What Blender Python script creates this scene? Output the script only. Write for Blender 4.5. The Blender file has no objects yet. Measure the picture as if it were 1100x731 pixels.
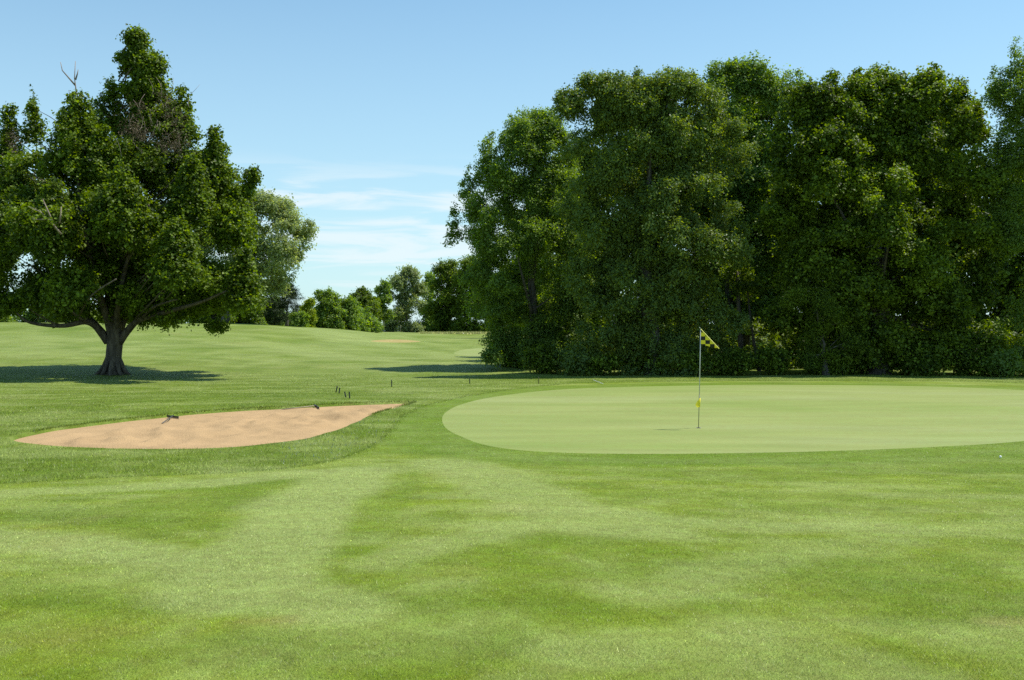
import bpy, math, random
import numpy as np
from mathutils import Vector, Matrix
from mathutils.geometry import delaunay_2d_cdt

random.seed(7)
RNG = np.random.default_rng(11)
SC = bpy.context.scene
COL = SC.collection

# ------------------------------------------------------------------ camera
F = 1070.0                      # focal length in pixels of the 1100 px wide photograph
CAM_H = 2.2
PITCH = math.atan(13.5 / F)
cam_d = bpy.data.cameras.new("camera")
cam_d.lens = 36.0 * F / 1100.0
cam_d.clip_start = 0.1
cam_d.clip_end = 6000
cam = bpy.data.objects.new("camera", cam_d)
COL.objects.link(cam)
cam.location = (0, 0, CAM_H)
cam.rotation_euler = (math.pi / 2 - PITCH, 0, 0)
SC.camera = cam

# ------------------------------------------------------------------ sun, sky, exposure
SUN_EL = math.radians(63)
SUN_AZ = math.radians(15)       # from +X towards +Y
SUN_DIR = Vector((math.cos(SUN_EL) * math.cos(SUN_AZ), math.cos(SUN_EL) * math.sin(SUN_AZ), math.sin(SUN_EL)))
sd = bpy.data.lights.new("sun", 'SUN')
sd.energy = 5.0
sd.angle = math.radians(0.5)
sd.color = (1.0, 0.955, 0.88)
so = bpy.data.objects.new("sun", sd)
COL.objects.link(so)
so.rotation_euler = SUN_DIR.to_track_quat('Z', 'Y').to_euler()

W = bpy.data.worlds.new("World")
SC.world = W
W.use_nodes = True
wn, wl = W.node_tree.nodes, W.node_tree.links
wn.clear()
w_out = wn.new('ShaderNodeOutputWorld')
w_bg = wn.new('ShaderNodeBackground')
w_bg.inputs['Strength'].default_value = 0.135
sky = wn.new('ShaderNodeTexSky')
sky.sky_type = 'NISHITA'
sky.sun_disc = False
sky.sun_elevation = SUN_EL
sky.sun_rotation = math.radians(90) - SUN_AZ
sky.altitude = 0
sky.air_density = 1.0
sky.dust_density = 0.3
sky.ozone_density = 1.6
tc = wn.new('ShaderNodeTexCoord')
sep = wn.new('ShaderNodeSeparateXYZ')
wl.new(tc.outputs['Generated'], sep.inputs[0])
# thin cirrus: noise stretched along the horizon, kept to a low band
mp = wn.new('ShaderNodeMapping')
mp.inputs['Scale'].default_value = (3.0, 3.0, 26.0)
mp.inputs['Rotation'].default_value = (0.0, 0.05, 0.0)
wl.new(tc.outputs['Generated'], mp.inputs['Vector'])
nz = wn.new('ShaderNodeTexNoise')
nz.inputs['Scale'].default_value = 2.3
nz.inputs['Detail'].default_value = 6
nz.inputs['Roughness'].default_value = 0.55
nz.inputs['Distortion'].default_value = 0.6
wl.new(mp.outputs[0], nz.inputs['Vector'])


def mrange(nodes, links, src, a, b, c=0.0, d=1.0, smooth=True):
    m = nodes.new('ShaderNodeMapRange')
    m.interpolation_type = 'SMOOTHSTEP' if smooth else 'LINEAR'
    m.inputs['From Min'].default_value = a
    m.inputs['From Max'].default_value = b
    m.inputs['To Min'].default_value = c
    m.inputs['To Max'].default_value = d
    links.new(src, m.inputs['Value'])
    return m.outputs[0]


def mth(nodes, links, op, a, b=None, c=None):
    m = nodes.new('ShaderNodeMath')
    m.operation = op
    for i, v in enumerate((a, b, c)):
        if v is None:
            continue
        if isinstance(v, (int, float)):
            m.inputs[i].default_value = v
        else:
            links.new(v, m.inputs[i])
    return m.outputs[0]


cl = mrange(wn, wl, nz.outputs['Fac'], 0.42, 0.60)
band_lo = mth(wn, wl, 'MULTIPLY', mrange(wn, wl, sep.outputs['Z'], 0.175, 0.12), mrange(wn, wl, sep.outputs['Z'], 0.015, 0.075, 0.25, 1.0))
az_mask = mrange(wn, wl, sep.outputs['X'], 0.10, -0.06)
az2 = mrange(wn, wl, sep.outputs['X'], -0.42, -0.24)
cfac = mth(wn, wl, 'MULTIPLY', mth(wn, wl, 'MULTIPLY', cl, band_lo), mth(wn, wl, 'MULTIPLY', az_mask, az2))
cfac = mth(wn, wl, 'MULTIPLY', cfac, 0.66)
# soft whitening of the lowest sky
hz = mrange(wn, wl, sep.outputs['Z'], 0.40, 0.0, 0.0, 0.75, False)
mix1 = wn.new('ShaderNodeMixRGB')
mix1.inputs['Color2'].default_value = (3.7, 5.1, 5.8, 1)
tnt = wn.new('ShaderNodeVectorMath')
tnt.operation = 'MULTIPLY'
tnt.inputs[1].default_value = (0.83, 1.07, 1.05)
wl.new(sky.outputs[0], tnt.inputs[0])
wl.new(tnt.outputs[0], mix1.inputs['Color1'])
wl.new(hz, mix1.inputs['Fac'])
mix2 = wn.new('ShaderNodeMixRGB')
mix2.inputs['Color2'].default_value = (5.6, 6.1, 6.3, 1)
wl.new(mix1.outputs[0], mix2.inputs['Color1'])
wl.new(cfac, mix2.inputs['Fac'])
wl.new(mix2.outputs[0], w_bg.inputs['Color'])
wl.new(w_bg.outputs[0], w_out.inputs[0])

SC.render.engine = 'CYCLES'
SC.view_settings.view_transform = 'Standard'
SC.view_settings.look = 'None'
SC.view_settings.gamma = 1.0
SC.view_settings.exposure = 0.25
cy = SC.cycles
cy.max_bounces = 5
cy.diffuse_bounces = 1
cy.glossy_bounces = 2
cy.transmission_bounces = 3
cy.transparent_max_bounces = 4
cy.sample_clamp_indirect = 4.0
cy.use_denoising = False
try:
    cy.denoiser = 'OPENIMAGEDENOISE'
    cy.denoising_input_passes = 'RGB_ALBEDO_NORMAL'
except Exception:
    pass
SC.render.resolution_x = 1024
SC.render.resolution_y = 680


# ------------------------------------------------------------------ small maths
def S(a, b, x):
    t = np.clip((np.asarray(x, float) - a) / (b - a), 0, 1)
    return t * t * (3 - 2 * t)


def _hash(ix, iy, iz, seed):
    h = (ix * 374761393 + iy * 668265263 + iz * 2147483647 + seed * 1274126177) & 0xFFFFFFFF
    h = ((h ^ (h >> 13)) * 1274126177) & 0xFFFFFFFF
    h = (h ^ (h >> 16)) & 0xFFFFFF
    return h / float(0xFFFFFF)


def vnoise(x, y, z=0.0, seed=0):
    x, y, z = np.broadcast_arrays(np.asarray(x, float), np.asarray(y, float), np.asarray(z, float))
    ix, iy, iz = (np.floor(a).astype(np.int64) for a in (x, y, z))
    fx, fy, fz = x - ix, y - iy, z - iz
    fx, fy, fz = (f * f * (3 - 2 * f) for f in (fx, fy, fz))
    r = 0
    for dx in (0, 1):
        for dy in (0, 1):
            for dz in (0, 1):
                w = (fx if dx else 1 - fx) * (fy if dy else 1 - fy) * (fz if dz else 1 - fz)
                r = r + w * _hash(ix + dx, iy + dy, iz + dz, seed)
    return r


def fbm(x, y, z=0.0, seed=0, octs=3):
    r, a, t = 0, 1.0, 0
    for o in range(octs):
        r = r + a * vnoise(np.asarray(x) * 2 ** o, np.asarray(y) * 2 ** o, np.asarray(z) * 2 ** o, seed + o * 17)
        t += a
        a *= 0.5
    return r / t


def lin(r, g, b, k=1.0):
    def f(c):
        c /= 255.0
        return k * (c / 12.92 if c <= 0.04045 else ((c + 0.055) / 1.055) ** 2.4)
    return np.array([f(r), f(g), f(b)])


# ------------------------------------------------------------------ terrain
def terrain(x, y):
    x = np.asarray(x, float)
    y = np.asarray(y, float)
    z = 0.45 * (1 - S(2, 19, y))
    side = 1 - S(-32, -5, x)
    mound = 1.86 * S(27, 96, y) * side * (1 - 0.85 * S(108, 150, y))
    far = 0.9 * S(60, 180, y) + 0.4 * S(43, 60, y)
    z = z + mound + far
    und = (fbm(x / 17.0, y / 21.0, 0, 3, 2) - 0.5) * 0.9 * S(45, 75, y) * (1 - 0.5 * S(150, 260, y))
    z = z + und
    # low spur on the right end of the rise
    z = z + 0.55 * np.exp(-(((x + 17) / 8.0) ** 2 + ((y - 92) / 16.0) ** 2))
    # near, very soft rolls; the green stays a gently raised plane
    z = z + (fbm(x / 7.0, y / 7.0, 0, 9, 2) - 0.5) * 0.10 * (1 - S(40, 60, y))
    z = z + 0.16 * np.exp(-(((x - 9) / 13.0) ** 2 + ((y - 33) / 10.0) ** 2))
    # raised ground behind the bunker
    z = z + 0.10 * np.exp(-(((x + 9) / 6.0) ** 2 + ((y - 29) / 4.0) ** 2))
    return z


def tz(x, y):
    return float(terrain(x, y))


def ray(u, v):
    xc, yc = (u - 550.0) / F, -(v - 365.5) / F
    c, s = math.cos(PITCH), math.sin(PITCH)
    return np.array([xc, c + yc * s, -s + yc * c])


def on_ground(u, v):
    d = ray(u, v)
    ts = np.concatenate([np.arange(3, 60, 0.1), np.arange(60, 420, 0.5)])
    g = CAM_H + d[2] * ts - terrain(d[0] * ts, d[1] * ts)
    i = int(np.argmax(g < 0))
    if g[i] >= 0:
        i = len(ts) - 1
    a, b = ts[max(i - 1, 0)], ts[i]
    for _ in range(20):
        m = 0.5 * (a + b)
        if CAM_H + d[2] * m - tz(d[0] * m, d[1] * m) < 0:
            b = m
        else:
            a = m
    return np.array([d[0] * b, d[1] * b, tz(d[0] * b, d[1] * b)])


def at(u, v, Y):
    d = ray(u, v)
    t = Y / d[1]
    return np.array([d[0] * t, Y, CAM_H + d[2] * t])


def smooth_closed(pts, per=8, closed=True):
    pts = [np.array(p, float) for p in pts]
    n = len(pts)
    out = []
    rng = range(n) if closed else range(n - 1)
    for i in rng:
        if closed:
            p0, p1, p2, p3 = pts[i - 1], pts[i], pts[(i + 1) % n], pts[(i + 2) % n]
        else:
            p0, p1, p2, p3 = pts[max(i - 1, 0)], pts[i], pts[i + 1], pts[min(i + 2, n - 1)]
        for k in range(per):
            t = k / per
            out.append(0.5 * ((2 * p1) + (-p0 + p2) * t + (2 * p0 - 5 * p1 + 4 * p2 - p3) * t * t + (-p0 + 3 * p1 - 3 * p2 + p3) * t ** 3))
    if not closed:
        out.append(pts[-1])
    return np.array(out)


def inside(poly, x, y):
    x = np.asarray(x, float)
    y = np.asarray(y, float)
    r = np.zeros(x.shape, bool)
    n = len(poly)
    mnx, mny = poly.min(0)[:2]
    mxx, mxy = poly.max(0)[:2]
    sel = np.nonzero((x >= mnx) & (x <= mxx) & (y >= mny) & (y <= mxy))[0]
    xs, ys = x[sel], y[sel]
    rr = np.zeros(xs.shape, bool)
    for i in range(n):
        x1, y1 = poly[i - 1][:2]
        x2, y2 = poly[i][:2]
        if y1 == y2:
            continue
        c = ((y1 > ys) != (y2 > ys)) & (xs < (x2 - x1) * (ys - y1) / (y2 - y1) + x1)
        rr ^= c
    r[sel] = rr
    return r


def resample(poly, step, wob=0.0, seed=0):
    P = np.vstack([poly, poly[:1]])
    seg = np.linalg.norm(np.diff(P, axis=0), axis=1)
    L = np.concatenate([[0], np.cumsum(seg)])
    n = max(int(L[-1] / step), 8)
    s = np.linspace(0, L[-1], n, endpoint=False)
    out = np.stack([np.interp(s, L, P[:, 0]), np.interp(s, L, P[:, 1])], 1)
    if wob:
        t = np.roll(out, -1, 0) - np.roll(out, 1, 0)
        t /= np.linalg.norm(t, axis=1)[:, None] + 1e-9
        nrm = np.stack([-t[:, 1], t[:, 0]], 1)
        w = (vnoise(out[:, 0] * 2.2, out[:, 1] * 2.2, 0, seed) - 0.5) * 2 * wob
        out = out + nrm * w[:, None]
    return out


def inset(poly, d):
    t = np.roll(poly, -1, 0) - np.roll(poly, 1, 0)
    t /= np.linalg.norm(t, axis=1)[:, None] + 1e-9
    nrm = np.stack([-t[:, 1], t[:, 0]], 1)
    area = 0.5 * np.sum(poly[:, 0] * np.roll(poly[:, 1], -1) - np.roll(poly[:, 0], -1) * poly[:, 1])
    return poly + nrm * (d if area > 0 else -d)


# outlines on the ground
green_px = [(475, 452), (478, 444), (492, 436), (520, 428.5), (560, 422.5), (610, 418.2), (680, 415.6), (760, 414.2), (860, 413.8),
            (960, 414.6), (1050, 417), (1140, 422), (1210, 432), (1220, 448), (1180, 462), (1100, 474), (1000, 480.5), (900, 484.5), (800, 486.8),
            (700, 487.8), (620, 487), (560, 484), (520, 478), (495, 469), (480, 461)]
GREEN = resample(smooth_closed([on_ground(u, v)[:2] for u, v in green_px]), 0.2)
bunk_px = [(12, 470.5), (30, 465), (60, 459.5), (110, 453), (160, 447.5), (210, 442.5), (260, 439), (310, 436.5), (360, 434), (402, 432.4), (446, 431.4),
           (433, 436.0), (411, 442), (394, 448.2), (378, 455.5), (356, 463.8), (330, 471), (290, 476.5), (240, 481), (190, 482.5), (130, 482.2), (80, 480.5), (40, 477.5), (18, 474.5)]
BUNK = resample(smooth_closed([on_ground(u, v)[:2] for u, v in bunk_px]), 0.14, 0.03, 5)
BUNK_IN = inset(BUNK, 0.055)
fair_px = [(0, 520), (60, 516.5), (130, 513), (200, 510.5), (260, 508), (310, 503.5), (350, 497), (385, 487), (408, 475), (420, 463), (428, 452),
           (440, 443.5), (460, 435.5), (500, 426.5), (540, 420), (590, 414.4), (640, 411.4), (760, 409.8), (900, 409.6), (1050, 411), (1180, 415), (1290, 428), (1330, 450)]
fp = [on_ground(u, v)[:2] for u, v in fair_px]
fp = [np.array([-40.0, -14]), np.array([-42.0, 6]), np.array([-26.0, 12.0]), on_ground(-250, 528)[:2]] + fp + [np.array([30.0, 12]), np.array([36.0, -14])]
FAIR = resample(smooth_closed(fp), 0.22, 0.025, 8)
farb_px = [(398, 366.8), (412, 365.2), (428, 365.0), (442, 365.8), (452, 367.2), (436, 368.2), (415, 368.0)]
FARB = resample(smooth_closed([on_ground(u, v)[:2] for u, v in farb_px]), 0.5)
farg_px = [(488, 380), (500, 375.5), (530, 373.4), (570, 373.2), (600, 376), (600, 380), (560, 383.5), (515, 383.4)]
FARG = resample(smooth_closed([on_ground(u, v)[:2] for u, v in farg_px]), 0.7)

# ------------------------------------------------------------------ ground colours (mowing grain, wear)
KA = 0.545
C_FAIR = lin(146, 166, 34, KA)
C_PALE = lin(175, 190, 104, KA)
C_DEEP = lin(115, 143, 20, KA)
C_DRY = lin(176, 156, 96, KA)
C_ROUGH = lin(134, 156, 40, KA)
C_FARF = lin(140, 160, 50, KA)
C_GREEN = lin(173, 185, 104, KA)


def seg_mask(x, y, p, q, w):
    px, py = p[:2]
    dx, dy = q[0] - px, q[1] - py
    L2 = dx * dx + dy * dy + 1e-9
    t = np.clip(((x - px) * dx + (y - py) * dy) / L2, 0, 1)
    d = np.hypot(x - px - t * dx, y - py - t * dy)
    d = d * (0.8 + 0.5 * vnoise(x * 1.3, y * 1.3, 0, 41))
    return 1 - S(0.62 * w, 1.08 * w, d)


bands = [  # kind, polyline in the photograph, half width in metres, weight
    ('p', [(-60, 572), (60, 582), (170, 598), (270, 622), (360, 658)], 0.50, 0.8),
    ('p', [(385, 506), (330, 545), (290, 590), (255, 640)], 0.75, 0.85),
    ('p', [(-40, 532), (80, 527), (210, 521), (330, 508)], 0.5, 0.75),
    ('p', [(478, 497), (530, 517), (600, 545), (670, 565)], 0.8, 0.7),
    ('p', [(400, 606), (480, 583), (560, 565), (700, 560), (820, 568), (960, 565)], 0.32, 0.6),
    ('p', [(700, 640), (820, 600), (960, 575), (1100, 560)], 0.40, 0.45),
    ('p', [(640, 700), (800, 680), (900, 730)], 0.5, 0.45),
    ('p', [(480, 481), (560, 492), (700, 496), (860, 494)], 0.45, 0.45),
    ('d', [(210, 535), (160, 556), (60, 552)], 0.8, 0.8),
    ('d', [(250, 520), (200, 545)], 0.9, 0.8),
    ('d', [(430, 520), (405, 555), (395, 575)], 0.35, 0.5),
    ('d', [(620, 503), (760, 512), (900, 507), (1080, 500)], 0.9, 0.75),
    ('d', [(700, 530), (850, 545)], 0.6, 0.5),
    ('d', [(-60, 625), (60, 640), (160, 655)], 0.35, 0.7),
    ('d', [(240, 700), (420, 715), (520, 690)], 0.4, 0.7),
    ('d', [(940, 628), (1100, 640)], 0.35, 0.7),
    ('d', [(960, 668), (1110, 662)], 0.15, 0.6),
    ('d', [(150, 640), (330, 668)], 0.12, 0.6),
    ('y', [(-30, 690), (120, 678)], 0.22, 0.35),
    ('y', [(270, 668), (310, 666)], 0.13, 0.8),
    ('y', [(1060, 668), (1110, 665)], 0.13, 0.8),
    ('y', [(60, 690), (95, 682)], 0.12, 0.6),
    # far fields
    ('p', [(120, 357), (210, 366), (300, 378), (420, 388), (560, 396)], 0.7, 0.65),
    ('p', [(300, 372), (370, 385), (470, 385), (540, 378)], 2.2, 0.55),
    ('p', [(310, 352), (360, 359), (420, 372)], 2.8, 0.6),
    ('p', [(360, 364), (440, 376), (500, 384)], 1.8, 0.45),
    ('p', [(-60, 372), (60, 379), (160, 383)], 0.9, 0.4),
    ('p', [(372, 417), (421, 412.5), (505, 410)], 0.25, 0.5),
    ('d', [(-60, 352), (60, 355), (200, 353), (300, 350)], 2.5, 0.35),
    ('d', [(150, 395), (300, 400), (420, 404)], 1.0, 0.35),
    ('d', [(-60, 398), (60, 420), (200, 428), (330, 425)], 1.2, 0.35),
    ('y', [(342, 350), (385, 352)], 1.8, 0.5),
]
BW = []
for kind, pl, w, a in bands:
    P = [on_ground(u, v) for u, v in pl]
    for p, q in zip(P[:-1], P[1:]):
        BW.append((kind, p, q, w, a))
RAKE_C = [on_ground(u, v)[:2] for u, v in ((345, 452), (290, 452), (210, 460), (130, 470), (395, 440))]


def masks(x, y):
    m = {'p': np.zeros(x.shape), 'd': np.zeros(x.shape), 'y': np.zeros(x.shape)}
    for kind, p, q, w, a in BW:
        r = 3 * w + 1
        sel = (x > min(p[0], q[0]) - r) & (x < max(p[0], q[0]) + r) & (y > min(p[1], q[1]) - r) & (y < max(p[1], q[1]) + r)
        if not sel.any():
            continue
        m[kind][sel] = np.maximum(m[kind][sel], a * seg_mask(x[sel], y[sel], p, q, w))
    return m


def mixc(a, b, t):
    t = np.clip(t, 0, 1)[:, None]
    return a * (1 - t) + b * t


def tint(x, y, zone):
    """albedo of the turf at a point; zone: array of 0 rough, 1 fairway, 2 green"""
    n1 = fbm(x / 3.2, y / 3.8, 0, 21, 3)
    n2 = fbm(x / 0.7, y / 1.3, 0, 22, 2)
    n3 = fbm(x / 14, y / 20, 0, 23, 2)
    m = masks(x, y)
    base = np.where((zone == 1)[:, None], C_FAIR, C_ROUGH)
    farw = S(33, 50, y)
    base = np.where((zone == 0)[:, None], base * (1 - farw)[:, None] + C_FARF * farw[:, None], base)
    c = mixc(base, C_PALE, 0.20 * S(0.50, 0.72, n1) + 0.22 * S(0.45, 0.75, n2))
    c = mixc(c, C_DEEP, 0.25 * S(0.50, 0.28, n1) + 0.30 * S(0.45, 0.2, n2))
    c = mixc(c, C_PALE, 0.35 * S(0.5, 0.75, n3) * farw)
    st = 0.5 + 0.5 * np.sin((x * 0.35 + y * 0.95) * 2 * math.pi / 9.0 + 2.0 * n3)
    c = mixc(c, C_PALE, 0.22 * S(0.45, 0.8, st) * farw)
    n6 = fbm(x / 0.33, y / 0.42, 0, 25, 3)
    c = mixc(c, C_PALE, 0.45 * S(0.52, 0.75, n6))
    c = mixc(c, C_DEEP, 0.45 * S(0.46, 0.25, n6))
    n5 = fbm(x / 1.9 + 3 + 0.2 * y, y / 0.6, 0, 24, 4)
    c = mixc(c, C_PALE, 0.45 * S(0.50, 0.70, n5))
    c = mixc(c, C_DEEP, 0.45 * S(0.48, 0.30, n5))
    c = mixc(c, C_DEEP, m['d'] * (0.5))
    c = mixc(c, C_PALE, m['p'] * (1.0))
    dry = fbm(x / 0.5, y / 1.1, 0, 33, 2) * fbm(x / 5, y / 5, 0, 34, 2)
    c = mixc(c, C_DRY, np.clip(0.45 * m['y'] + 0.15 * S(0.42, 0.60, dry), 0, 0.8))
    gd = np.full(x.shape, 9.0)
    sel = np.nonzero((x > -6) & (x < 22) & (y > 13) & (y < 45))[0]
    GG = GREEN[::4]
    for q0 in range(0, len(sel), 4000):
        q = sel[q0:q0 + 4000]
        gd[q] = np.sqrt(np.min((x[q][:, None] - GG[None, :, 0]) ** 2 + (y[q][:, None] - GG[None, :, 1]) ** 2, axis=1))
    c = mixc(c, C_DEEP * np.array([0.92, 1.0, 1.0]), np.where(zone == 1, 0.55 * S(2.3, 1.7, gd + 0.3 * n2), 0))
    g = np.broadcast_to(C_GREEN, c.shape)
    stg = fbm(x / 7.0 + 0.10 * y, y / 1.1 + 0.05 * x, 0, 51, 3)
    stg2 = fbm(x / 3.0, y / 2.6, 0, 52, 2)
    g = mixc(g, lin(152, 176, 80, KA), 0.32 * S(0.48, 0.72, stg) + 0.3 * S(0.5, 0.8, stg2))
    g = mixc(g, lin(184, 195, 130, KA), 0.30 * S(0.50, 0.25, stg))
    c = np.where((zone == 2)[:, None], g, c)
    return c


# ------------------------------------------------------------------ object helpers
def tag(o, label=None, cat=None, group=None, kind=None):
    if label:
        o["label"] = label
    if cat:
        o["category"] = cat
    if group:
        o["group"] = group
    if kind:
        o["kind"] = kind
    return o


def link(name, me, mat=None, parent=None):
    o = bpy.data.objects.new(name, me)
    COL.objects.link(o)
    if mat is not None:
        me.materials.append(mat)
    if parent is not None:
        o.parent = parent
    return o


def empty(name, loc):
    o = bpy.data.objects.new(name, None)
    COL.objects.link(o)
    o.empty_display_size = 0.2
    o.location = Vector([float(a) for a in loc])
    return o


def mesh_np(name, verts, faces_flat, loop_tot, smooth=False):
    """verts (n,3), faces_flat flat index list, loop_tot per-face vertex count (int or array)"""
    me = bpy.data.meshes.new(name)
    verts = np.ascontiguousarray(verts, dtype=np.float32)
    faces_flat = np.ascontiguousarray(faces_flat, dtype=np.int32).ravel()
    nf = len(faces_flat) // loop_tot if isinstance(loop_tot, int) else len(loop_tot)
    tot = np.full(nf, loop_tot, np.int32) if isinstance(loop_tot, int) else np.asarray(loop_tot, np.int32)
    start = np.concatenate([[0], np.cumsum(tot)[:-1]]).astype(np.int32)
    me.vertices.add(len(verts))
    me.vertices.foreach_set("co", verts.ravel())
    me.loops.add(len(faces_flat))
    me.loops.foreach_set("vertex_index", faces_flat)
    me.polygons.add(nf)
    me.polygons.foreach_set("loop_start", start)
    me.polygons.foreach_set("loop_total", tot)
    me.polygons.foreach_set("use_smooth", np.full(nf, smooth, bool))
    me.update(calc_edges=True)
    return me


def set_col(me, name, cols):
    a = me.attributes.new(name, 'FLOAT_COLOR', 'POINT')
    c = np.ones((len(cols), 4), np.float32)
    c[:, :3] = cols
    a.data.foreach_set("color", c.ravel())


def tube(path, radii, sides=8, rough=0.0, seed=0, cap=True):
    """tapered tube; returns verts, quads"""
    path = np.array(path, float)
    n = len(path)
    radii = np.broadcast_to(np.asarray(radii, float), (n,))
    V, Fc = [], []
    tprev = None
    nrm = None
    for i in range(n):
        t = path[min(i + 1, n - 1)] - path[max(i - 1, 0)]
        t = t / (np.linalg.norm(t) + 1e-9)
        if nrm is None:
            a = np.array([0, 0, 1.0]) if abs(t[2]) < 0.9 else np.array([1.0, 0, 0])
            nrm = np.cross(t, a)
        nrm = nrm - t * np.dot(nrm, t)
        nrm /= np.linalg.norm(nrm) + 1e-9
        b = np.cross(t, nrm)
        for k in range(sides):
            an = 2 * math.pi * k / sides
            r = radii[i]
            if rough:
                r *= 1 + rough * (float(vnoise(k * 1.7, path[i][2] * 2.5, i * 0.3, seed)) - 0.5) * 2
            V.append(path[i] + r * (math.cos(an) * nrm + math.sin(an) * b))
        if i:
            for k in range(sides):
                a0, a1 = (i - 1) * sides + k, (i - 1) * sides + (k + 1) % sides
                Fc.append((a0, a1, a1 + sides, a0 + sides))
    if cap:
        for e, rev in ((0, True), ((n - 1) * sides, False)):
            c = len(V)
            V.append(path[0] if rev else path[-1])
            for k in range(sides):
                a0, a1 = e + k, e + (k + 1) % sides
                Fc.append((a1, a0, c, c) if rev else (a0, a1, c, c))
    return V, Fc


class MB:
    def __init__(self):
        self.v, self.f = [], []

    def add(self, V, Fc):
        o = len(self.v)
        self.v += [tuple(map(float, p)) for p in V]
        for f in Fc:
            g = []
            for i in f:
                if i + o not in g:
                    g.append(i + o)
            self.f.append(tuple(g))

    def tube(self, path, radii, sides=8, rough=0.0, seed=0):
        self.add(*tube(path, radii, sides, rough, seed))

    def box(self, c, ax, ay, az):
        c, ax, ay, az = (np.array(q, float) for q in (c, ax, ay, az))
        V = [c + sx * ax + sy * ay + sz * az for sz in (-1, 1) for sy in (-1, 1) for sx in (-1, 1)]
        self.add(V, [(0, 2, 3, 1), (4, 5, 7, 6), (0, 1, 5, 4), (2, 6, 7, 3), (0, 4, 6, 2), (1, 3, 7, 5)])

    def build(self, name, mat, parent=None, smooth=False, origin=None):
        me = bpy.data.meshes.new(name)
        v = self.v
        if origin is not None:
            ox, oy, oz = (float(a) for a in origin)
            v = [(a - ox, b - oy, c - oz) for a, b, c in v]
        me.from_pydata(v, [], self.f)
        if smooth:
            me.polygons.foreach_set("use_smooth", np.ones(len(me.polygons), bool))
        me.update()
        return link(name, me, mat, parent)


# ------------------------------------------------------------------ materials
def new_mat(name):
    m = bpy.data.materials.new(name)
    m.use_nodes = True
    n, l = m.node_tree.nodes, m.node_tree.links
    n.clear()
    out = n.new('ShaderNodeOutputMaterial')
    b = n.new('ShaderNodeBsdfPrincipled')
    l.new(b.outputs[0], out.inputs['Surface'])
    return m, n, l, b, out


def simple_mat(name, col, rough=0.5, metal=0.0, var=0.12, scale=30.0, spec=0.5):
    m, n, l, b, out = new_mat(name)
    tcx = n.new('ShaderNodeTexCoord')
    no = n.new('ShaderNodeTexNoise')
    no.inputs['Scale'].default_value = scale
    no.inputs['Detail'].default_value = 4
    l.new(tcx.outputs['Object'], no.inputs['Vector'])
    f = mrange(n, l, no.outputs['Fac'], 0.25, 0.75, 1 - var, 1 + var, False)
    vm = n.new('ShaderNodeVectorMath')
    vm.operation = 'SCALE'
    vm.inputs[0].default_value = col
    l.new(f, vm.inputs['Scale'])
    l.new(vm.outputs[0], b.inputs['Base Color'])
    b.inputs['Roughness'].default_value = rough
    b.inputs['Metallic'].default_value = metal
    b.inputs['Specular IOR Level'].default_value = spec
    return m


def turf_mat(name, fine=60.0, amt=0.35, streak=0.15, bump=0.5, bdist=0.02):
    m, n, l, b, out = new_mat(name)
    at_ = n.new('ShaderNodeAttribute')
    at_.attribute_name = 'tint'
    geo = n.new('ShaderNodeNewGeometry')
    n1 = n.new('ShaderNodeTexNoise')
    n1.inputs['Scale'].default_value = fine
    n1.inputs['Detail'].default_value = 3
    n1.inputs['Roughness'].default_value = 0.7
    l.new(geo.outputs['Position'], n1.inputs['Vector'])
    n2 = n.new('ShaderNodeTexNoise')
    n2.inputs['Scale'].default_value = 7.0
    n2.inputs['Detail'].default_value = 4
    n2.inputs['Roughness'].default_value = 0.65
    l.new(geo.outputs['Position'], n2.inputs['Vector'])
    mpn = n.new('ShaderNodeMapping')
    mpn.inputs['Scale'].default_value = (0.35, 1.6, 0.6)
    mpn.inputs['Rotation'].default_value = (0, 0, 0.12)
    l.new(geo.outputs['Position'], mpn.inputs['Vector'])
    n3 = n.new('ShaderNodeTexNoise')
    n3.inputs['Scale'].default_value = 1.0
    n3.inputs['Detail'].default_value = 5
    l.new(mpn.outputs[0], n3.inputs['Vector'])
    f1 = mrange(n, l, n1.outputs['Fac'], 0.3, 0.7, 1 - amt, 1 + amt, False)
    f2 = mrange(n, l, n2.outputs['Fac'], 0.3, 0.7, 1 - amt * 0.5, 1 + amt * 0.5, False)
    f3 = mrange(n, l, n3.outputs['Fac'], 0.3, 0.7, 1 - streak, 1 + streak, False)
    f = mth(n, l, 'MULTIPLY', mth(n, l, 'MULTIPLY', f1, f2), f3)
    vm = n.new('ShaderNodeVectorMath')
    vm.operation = 'SCALE'
    l.new(at_.outputs['Color'], vm.inputs[0])
    l.new(f, vm.inputs['Scale'])
    # hue drift
    hs = n.new('ShaderNodeHueSaturation')
    l.new(vm.outputs[0], hs.inputs['Color'])
    hf = mrange(n, l, n2.outputs['Fac'], 0.3, 0.7, 0.488, 0.512, False)
    l.new(hf, hs.inputs['Hue'])
    l.new(hs.outputs[0], b.inputs['Base Color'])
    b.inputs['Roughness'].default_value = 0.75
    b.inputs['Specular IOR Level'].default_value = 0.2
    bp = n.new('ShaderNodeBump')
    bp.inputs['Strength'].default_value = bump
    bp.inputs['Distance'].default_value = bdist
    l.new(n1.outputs['Fac'], bp.inputs['Height'])
    bp2 = n.new('ShaderNodeBump')
    bp2.inputs['Strength'].default_value = bump * 0.6
    bp2.inputs['Distance'].default_value = bdist * 4
    l.new(n2.outputs['Fac'], bp2.inputs['Height'])
    l.new(bp.outputs[0], bp2.inputs['Normal'])
    l.new(bp2.outputs[0], b.inputs['Normal'])
    return m


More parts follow.
